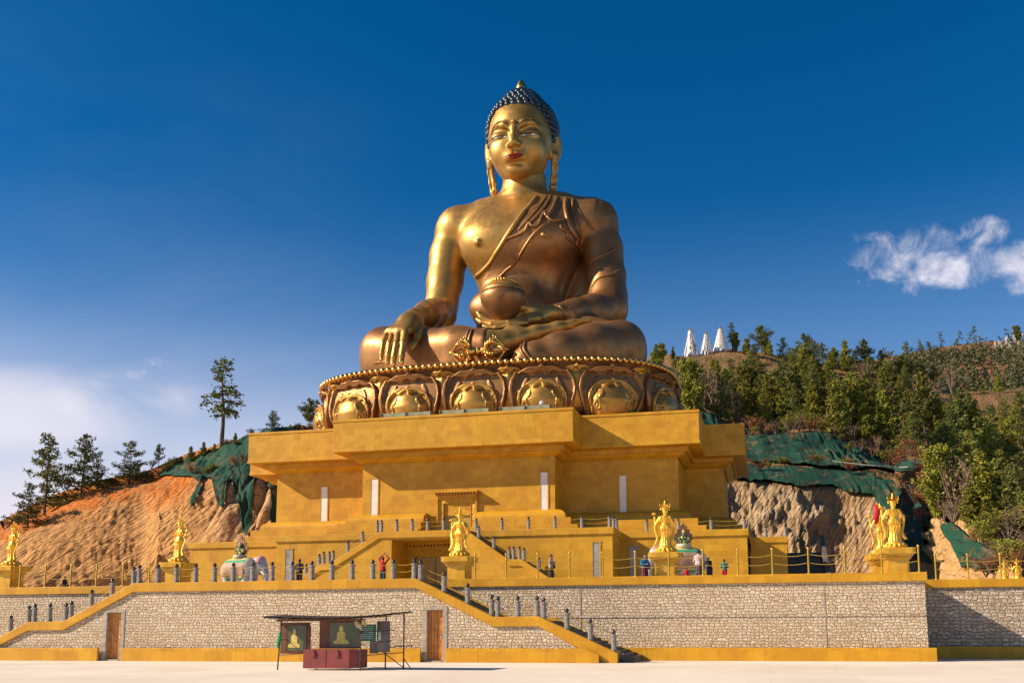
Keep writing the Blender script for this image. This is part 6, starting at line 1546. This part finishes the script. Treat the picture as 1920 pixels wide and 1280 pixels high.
# ------------------------------------------------------------------ people
SKIN = mat('skin', (.36, .19, .12), None, 3, .55); HAIRB = mat('black_hair', (.012, .01, .01), None, 3, .5)
def cloth(name, c): return MATS[name] if name in MATS else mat(name, c, tuple(q*.7 for q in c), 5, .85)
def person(px, top, H, face, label, jt, tr, arms, dress=0., lean=0., hair='short', Yfix=None, sit=False, extra=None):
    lo_, hi_ = 4.8, 40.
    for _ in range(40):
        md = (lo_+hi_)/2
        if W(px, top, md)[2] > TZ+H: hi_ = md
        else: lo_ = md
    Y = Yfix or lo_; c = W(px, top+10, Y); k = H/1.7
    o = empty('person', label, 'person', (c[0], Y, TZ), face); o.scale = (k, k, k)
    zo = -.42 if sit else 0; B = SDF((-.75, -.75, -.02), (.75, .75, 2.25), .022)
    sh = np.array([0, -lean*.45, 1.40+zo]); hp = np.array([0, 0, .93+zo]); hd_ = np.array([0, -.02-lean*.6, 1.585+zo-lean*.12])
    torso = [(hp, .125), (hp+(sh-hp)*.5, .115), (sh-np.array([0, 0, .05]), .12)]
    def body(Bq, g, legs=True, arms_=True):
        Bq.loft([hp[2]-.1, hp[2]+.05, hp[2]+.2, sh[2]-.1, sh[2]+.03], [0]*5, [0, 0, sh[1]*.4, sh[1]*.9, sh[1]], [.155+g, .165+g, .14+g, .19+g, .13+g], [.11+g, .12+g, .10+g, .115+g, .08+g], .03)
    legs = [[(-.09, 0, hp[2]), (-.10, -.01, .50), (-.10, .03, .09)], [(.09, 0, hp[2]), (.10, -.01, .50), (.10, .03, .09)]]
    if sit: legs = [[(-.1, 0, .50), (-.14, -.36, .46), (-.14, -.34, .09)], [(.1, 0, .50), (.14, -.36, .46), (.14, -.34, .09)]]
    body(B, -.012)
    for L in legs: B.chain(L, [.088, .062, .042], .04); f_ = L[2]; B.cone((f_[0], f_[1]+.03, .045), (f_[0], f_[1]-.16, .035), .04, .032, .03)
    A = []
    for s_, a in zip((-1, 1), arms):
        p0 = np.array([s_*.175, sh[1], sh[2]-.03]); p1, p2 = np.array(a[0])+[0, sh[1]*.9, zo], np.array(a[1])+[0, sh[1]*.9, zo]; A.append((p0, p1, p2)); B.chain([p0, p1, p2], [.05, .04, .028], .03)
        d = (p2-p1)/np.linalg.norm(p2-p1); sd_ = np.cross(d, [0, 1, .1]); sd_ /= np.linalg.norm(sd_); pm = p2+d*.06; B.cone(p2, pm, .03, .034, .02)
        for q in range(4): u = (q-1.5)*.018; B.cone(pm+sd_*u, pm+sd_*u*1.25+d*(.075-.01*abs(q-1.3))+np.array([0, -.012, 0]), .012, .0105, .006)
        B.cone(p2+d*.02, p2+d*.06+sd_*-.045*s_, .014, .012, .01)
    B.cone((0, sh[1], sh[2]), tuple(hd_-np.array([0, 0, .06])), .052, .05, .03)
    B.ell(hd_, (.078, .095, .112), None, .02); B.ell(hd_+[0, -.05, -.06], (.05, .05, .05), None, .02); B.cone(hd_+[0, -.09, .01], hd_+[0, -.112, -.025], .011, .015, .01)
    for s_ in (-1, 1): B.ell(hd_+[s_*.08, .0, -.01], (.012, .022, .032), None, .008); B.ell(hd_+[s_*.03, -.096, .015], (.018, .012, .010), None, .008, 's')
    B.ell(hd_+[0, -.1, -.055], (.022, .012, .006), None, .006, 's'); bd = B.mesh('body', SKIN, o, 1)
    g = .028; Jk = SDF((-.8, -.8, -.02), (.8, .8, 2.25), .022); body(Jk, g*.8)
    for a in A: Jk.chain([a[0], a[1], a[1]+(a[2]-a[1])*.88], [.068, .058, .046], .03)
    x, y, z = Jk.P(); Jk.cone((0, sh[1], sh[2]), (0, sh[1], sh[2]+.06), .075, .068, .03); Jk.mesh('jacket', jt, o, 1, np.maximum(Jk.D, (hp[2]-.06-z)+0*x))
    Tr = SDF((-.8, -.8, -.02), (.8, .8, 1.4), .022)
    if dress > 0:
        Tr.loft([dress, .5, hp[2]-.05, hp[2]+.12], [0]*4, [.0, 0, 0, 0], [.24, .215, .185, .15], [.18, .165, .145, .12], .03)
        x, y, z = Tr.P(); Tr.D = (Tr.D-.012*np.cos(np.arctan2(y, x)*9)*np.clip((.9-z)/.3, 0, 1)).astype(np.float32); Tr.mesh('skirt', tr, o, 1)
    else:
        for L in legs: Tr.chain(L, [.112, .082, .07], .05)
        Tr.loft([hp[2]-.08, hp[2]+.1], [0, 0], [0, 0], [.165, .16], [.125, .12], .05); x, y, z = Tr.P(); Tr.mesh('trousers', tr, o, 1, np.maximum(Tr.D, (.07-z)+0*x))
    for L in legs: MB().rings([[(L[2][0]+r*1.0*math.cos(a), L[2][1]-.045+r*2.1*math.sin(a), z_) for a in [2*math.pi*q/12 for q in range(12)]] for r, z_ in ((.052, 0), (.056, .03), (.05, .06), (.03, .085))], True).build('shoe', DARK, o)
    Hh = SDF((-.3, -.8, .6), (.3, .4, 2.2), .018); Hh.ell(hd_+[0, .022, .03], (.09, .10, .108), None, .01)
    if hair == 'long': Hh.chain([hd_+[0, .06, 0], hd_+[0, .10, -.18], hd_+[0, .11, -.34]], [.08, .08, .05], .03)
    if hair == 'hood': Hh.ell(hd_+[0, .05, -.13], (.10, .09, .07), None, .03)
    x, y, z = Hh.P(); Hh.mesh('hair', HAIRB, o, 1, np.maximum(Hh.D, np.minimum((hd_[1]-.045-y), 9)*.8-(z-hd_[2]-.055)*.8))
    if extra: extra(o)
    return o
DN = lambda s_: ((s_*.25, .02, 1.14), (s_*.24, -.04, .88))
BACKH = [((-.27, .10, 1.15), (-.06, .20, 1.0)), ((.27, .10, 1.15), (.06, .20, 1.0))]
UP = [((-.32, -.14, 1.62), (-.08, -.22, 1.86)), ((.32, -.14, 1.62), (.08, -.22, 1.86))]
PRAY = [((-.24, -.06, 1.14), (-.03, -.27, 1.30)), ((.24, -.06, 1.14), (.03, -.27, 1.30))]
FRONT = [((-.26, -.04, 1.12), (-.05, -.25, 1.10)), ((.26, -.04, 1.12), (.08, -.25, 1.15))]
DOWN = [DN(-1), DN(1)]; DOWN = [((-.25, .02, 1.14), (-.24, -.04, .88)), ((.25, .02, 1.14), (.24, -.04, .88))]
REACH = [((-.24, -.15, 1.12), (-.14, -.38, .98)), ((.24, -.15, 1.12), (.14, -.38, .98))]
pi = math.pi
person(562, 1037, 1.70, pi+.1, 'person in a charcoal hooded jacket and black trousers, hands clasped behind the back', cloth('charcoal_cloth', (.03, .028, .03)), cloth('black_cloth', (.012, .012, .014)), BACKH, hair='hood')
def cam_(o): MB().box(-.06, .06, -.26, -.22, 1.88, 1.97).build('camera', DARK, o)
person(718, 1038.5, 1.70, pi-.1, 'person in a red sweater holding a camera overhead, teal trousers', cloth('red_knit', (.42, .008, .012)), cloth('teal_cloth', (.012, .05, .055)), UP, extra=cam_)
def scarf_(o): MB().lathe([(.085, 1.36), (.1, 1.40), (.085, 1.46)], (0, -.01, 0), 12).build('scarf', cloth('crimson_scarf', (.4, .01, .015)), o); MB().ball((.2, -.1, 1.0), .11, 10, 8, (.6, 1, 1.1)).build('handbag', cloth('maroon_bag', (.06, .015, .012)), o)
person(1033, 1032.5, 1.66, pi/2-.1, 'person praying with joined hands, grey-pink jacket, red scarf and long dark skirt', cloth('grey_pink_knit', (.36, .30, .29)), cloth('dark_brown_wool', (.045, .035, .03)), PRAY, dress=.12, hair='short', extra=scarf_)
def bag_(o): MB().ball((.18, -.16, .95), .12, 10, 8, (.9, .6, 1.2)).build('handbag', cloth('dark_bag', (.02, .015, .015)), o); MB().tube([(-.12, -.12, 1.42), (.05, -.2, 1.2), (.18, -.18, 1.05)], .012, 5).build('bag_strap', DARK, o)
person(1209, 1039, 1.60, .6, 'person with long dark hair, bright blue jacket and maroon skirt beside the right pedestal', cloth('bright_blue_cloth', (.01, .20, .42)), cloth('maroon_cloth', (.12, .02, .035)), FRONT, dress=.15, hair='long', extra=bag_)
person(1309, 1025, 1.72, pi-.3, 'person in a pale striped robe over a grey skirt, back turned, right of the pedestal', cloth('pale_pink_cloth', (.55, .42, .40)), cloth('grey_wool', (.09, .07, .065)), FRONT, dress=.42)
person(1330, 1042, 1.58, pi+.5, 'person in a black jacket and blue jeans stooping next to the pale robe', cloth('black_padding', (.012, .012, .02)), cloth('dark_denim', (.05, .06, .11)), REACH, lean=.35)
person(1358, 1048, 1.28, pi-.2, 'small child in a teal jacket and red trousers standing alone at the right', cloth('teal_jacket', (.012, .16, .15)), cloth('red_trousers', (.40, .01, .015)), FRONT)
person(1287, 1068, 1.05, pi, 'small child in red whose head just shows above the coping', cloth('red_child_top', (.5, .02, .015)), cloth('black_cloth', (.01, .01, .01)), DOWN, Yfix=9)
person(121, 1081, 1.30, pi/2, 'person in black seated low behind the rear left wall', cloth('black_padding', (.012, .012, .02)), cloth('black_cloth', (.01, .01, .01)), FRONT, Yfix=6.0, sit=True)

# ------------------------------------------------------------------ the picture stall on the plaza
IRON = mat('dark_iron_tube', (.045, .035, .03), (.09, .06, .045), 8, .6); REDB = mat('dull_red_painted_box', (.23, .035, .03), (.17, .028, .026), 2.5, .55, 0, .2, 6); BRD = mat('brown_stained_board', (.17, .055, .022), (.10, .032, .015), 2, .55); GREYB = mat('grey_board', (.17, .14, .13), (.11, .09, .085), 3, .6)
SHEET = mat('rusty_corrugated_sheet', (.24, .19, .14), (.13, .085, .055), 4, .6, .3); PICG = mat('dark_green_picture', (.075, .085, .035), (.11, .11, .06), 2.5, .25); CHALK = mat('green_notice_board', (.02, .13, .075), (.025, .10, .06), 3, .6); PALEY = mat('pale_gold_print', (.62, .50, .14), (.5, .38, .08), 9, .5); WHP = mat('white_print', (.6, .62, .58), None, 4, .6)
def G0(px, py): q = WZ(px, py, 0); return q
base = G0(600, 1255.5); KY_ = base[1]                  # depth of the front of the stall
kz = lambda py, Y=KY_, px=620: float(W(px, py, Y)[2]); kx = lambda px, Y=KY_, py=1200: float(W(px, py, Y)[0])
ks = empty('picture_stall', 'makeshift picture stall with a sheet roof, painted boards and iron legs on the plaza', 'stall', (kx(625), KY_, 0))
X = {n: kx(v) for n, v in dict(a=523, b=552, c=571, d=657, e=678, f=702, g=733, r0=498, r1=746, p0=525, p1=580, q0=597, q1=672, n0=676, n1=706, w0=704, w1=728).items()}
yb = KY_+1.5
for n_, (x, y, zt) in enumerate([(X['a'], KY_-.05, 2.22), (X['b']+.02, yb, 1.9), (X['e'], KY_-.1, 2.35), (X['f'], yb-.2, 2.30), (X['g']+.02, yb, 2.42)]):
    z0 = 0
    P2(MB().tube([(x, y, 0), (x+(.12 if n_ in (0,) else 0), y, zt)], .032, 7), 'leg', IRON, ks)
for a_, b_ in [((X['a'], KY_-.05, .62), (X['c'], KY_-.05, .72)), ((X['e'], KY_-.1, .62), (X['g'], yb, .72)), ((X['e'], KY_-.1, 1.1), (X['g'], KY_+.2, 1.25)), ((X['f'], yb-.2, .95), (X['g']+.45, yb, 1.02)), ((X['f']+.1, KY_+.6, .8), (X['g']+.25, yb-.3, 0)), ((X['c']+.0, KY_, .45), (X['b']+.1, yb, .1)),
                ((X['e'], KY_-.1, 1.62), (X['g'], KY_+.4, 1.7)), ((X['a'], KY_-.05, 2.1), (X['g'], KY_-.05, 2.28)), ((X['a']+.06, KY_-.05, 1.3), (X['b'], yb, 1.3)), ((X['g'], yb, .5), (X['g']+.3, yb+.2, 0))]: P2(MB().tube([a_, b_], .022, 6), 'brace', IRON, ks)
# corrugated roof, lifted at its right end
rf = MB(); nx = 90; rg = []
for j in range(7):
    v = j/6; row = []
    for i in range(nx+1):
        u = i/nx; x = X['r0']+(X['r1']-X['r0'])*u; z = 2.30+.10*max(0, u-.55)**1.3*3.2-.08*math.sin(u*3)+v*.10; row.append((x, KY_-.45+2.3*v-.15*u, z+.025*math.sin(i*1.9)))
    rg.append(row)
rf.rings(rg+[[(p[0], p[1], p[2]-.05) for p in row] for row in rg[::-1]], False, False, False)
P2(rf, 'roof', SHEET, ks)
P2(MB().box(X['a']-.1, X['e']+.2, KY_-.12, KY_-.06, 2.10, 2.19), 'front_beam', BRD, ks)
bx = MB(); zt = kz(1216.5, KY_-.1); bx.box(X['c'], X['d'], KY_-.1, KY_+.75, .08, zt); bx.prism([(X['d'], KY_-.1), (X['e']-.03, KY_+.08), (X['e']-.03, KY_+.75), (X['d'], KY_+.75)], .10, zt-.01, 'z')
bo = P2(bx, 'stall_box', REDB, ks, .01)
for px in (590, 634.5): x = kx(px); P2(MB().box(x-.09, x+.09, KY_-.16, KY_-.103, zt-.32, zt-.10).box(x-.05, x+.05, KY_-.16, KY_-.103, zt-.10, zt-.02), 'box_latch', REDB, bo, .01)
P2(MB().box((X['c']+X['d'])/2-.01, (X['c']+X['d'])/2+.01, KY_-.108, KY_-.102, .1, zt-.02), 'box_seam', DARK, bo)
def seated(mb, x, y, z, h, w_=1.):                    # flat painted seated figure
    pts = []
    for u, hw in [(0, .44), (.06, .50), (.14, .50), (.2, .36), (.26, .27), (.4, .25), (.55, .27), (.64, .22), (.68, .09), (.74, .13), (.84, .14), (.92, .09), (1.0, .02)]: pts.append((hw*h*.62*w_, z+u*h))
    mb.prism([(x+p[0], p[1]) for p in pts]+[(x-p[0], p[1]) for p in pts[::-1]], y-.012, y-.004, 'y')
def board(x0, x1, z0, z1, y, pic, mt, tilt=0):
    b_ = P2(MB().box(x0, x1, y, y+.06, z0, z1), 'picture_board', mt, ks)
    if pic:
        a = P2(MB().box(pic[0], pic[1], y-.02, y-.003, pic[2], pic[3]), 'picture', PICG, b_)
        m_ = MB(); h = (pic[3]-pic[2]); seated(m_, pic[4], y-.02, pic[2]+h*.12, h*.76, pic[5]); P2(m_, 'painted_figure', PALEY, a)
        P2(MB().box(pic[0]-.03, pic[1]+.03, y-.03, y-.002, pic[3], pic[3]+.03).box(pic[0]-.03, pic[1]+.03, y-.03, y-.002, pic[2]-.03, pic[2]).box(pic[0]-.03, pic[0], y-.031, y-.002, pic[2]-.03, pic[3]+.03).box(pic[1], pic[1]+.03, y-.031, y-.002, pic[2]-.03, pic[3]+.03), 'picture_frame', BRD, a)
    return b_
y1 = KY_+.35
board(kx(526, y1), kx(580, y1), kz(1225, y1), kz(1166, y1), y1, (kx(538, y1), kx(574, y1), kz(1219, y1), kz(1172, y1), kx(552, y1), 1.1), BRD)
board(kx(597, y1), kx(672, y1), kz(1215, y1), kz(1163, y1), y1+.1, (kx(616, y1), kx(672, y1), kz(1212, y1), kz(1166.5, y1), kx(638, y1), 1.5), BRD)
nb = P2(MB().box(kx(676, y1), kx(706, y1), y1-.1, y1-.06, kz(1201, y1), kz(1170, y1)), 'notice_board', CHALK, ks)
r = random.Random(4); wr = MB()
for i in range(7):
    z = kz(1173.5+i*3.7, y1); x = kx(679.5, y1); xe_ = kx(703, y1)-r.uniform(0, .15)
    while x < xe_:
        w_ = r.uniform(.02, .06); wr.box(x, min(x+w_, xe_), y1-.108, y1-.102, z-.016, z+.012); x += w_+.02
P2(wr, 'notice_lettering', WHP, nb)['kind'] = 'stuff'
gb = board(kx(704, y1), kx(728, y1), kz(1222, y1), kz(1164, y1), y1+.15, None, GREYB); P2(MB().box(kx(706.5, y1), kx(712, y1), y1+.13, y1+.148, kz(1199.5, y1), kz(1184, y1)), 'paper_slip', WHP, gb)
board(kx(690, y1), kx(706, y1), kz(1224, y1), kz(1201, y1), y1+.2, None, GREYB)
sc_ = MB(); P = [(X['a']+.02, 1.62), (X['a']+.08, 1.5), (X['a']+.04, 1.32), (X['a'], 1.12), (X['a']+.02, .95)]
sc_.rings([[(p[0]+w_*math.cos(a), KY_-.09+.03*math.sin(a), p[1]) for a in [2*math.pi*k/8 for k in range(8)]] for p, w_ in zip(P, (.03, .08, .09, .06, .03))], True)
tag(sc_.build('green_cloth', mat('bright_green_cloth', (.01, .30, .08), None, 5, .7)), 'bright green cloth tied to the left leg of the picture stall', 'cloth')
sc_ = MB()
for k, (px, pz) in enumerate([(670, 1166), (676, 1170), (684, 1163)]):
    x = kx(px); z = kz(pz); sc_.rings([[(x+w_*math.cos(a)+.06*u, KY_-.13+.02*math.sin(a), z-.25*u) for a in [2*math.pi*q/8 for q in range(8)]] for u, w_ in ((-.3, .05), (.2, .1), (.7, .07), (1, .02))], True)
tag(sc_.build('yellow_cloth', mat('yellow_rag', (.55, .33, .06), (.5, .45, .4), 8, .8)), 'yellow rag bunched under the roof of the picture stall', 'cloth')
print('OBJ', len(bpy.data.objects))
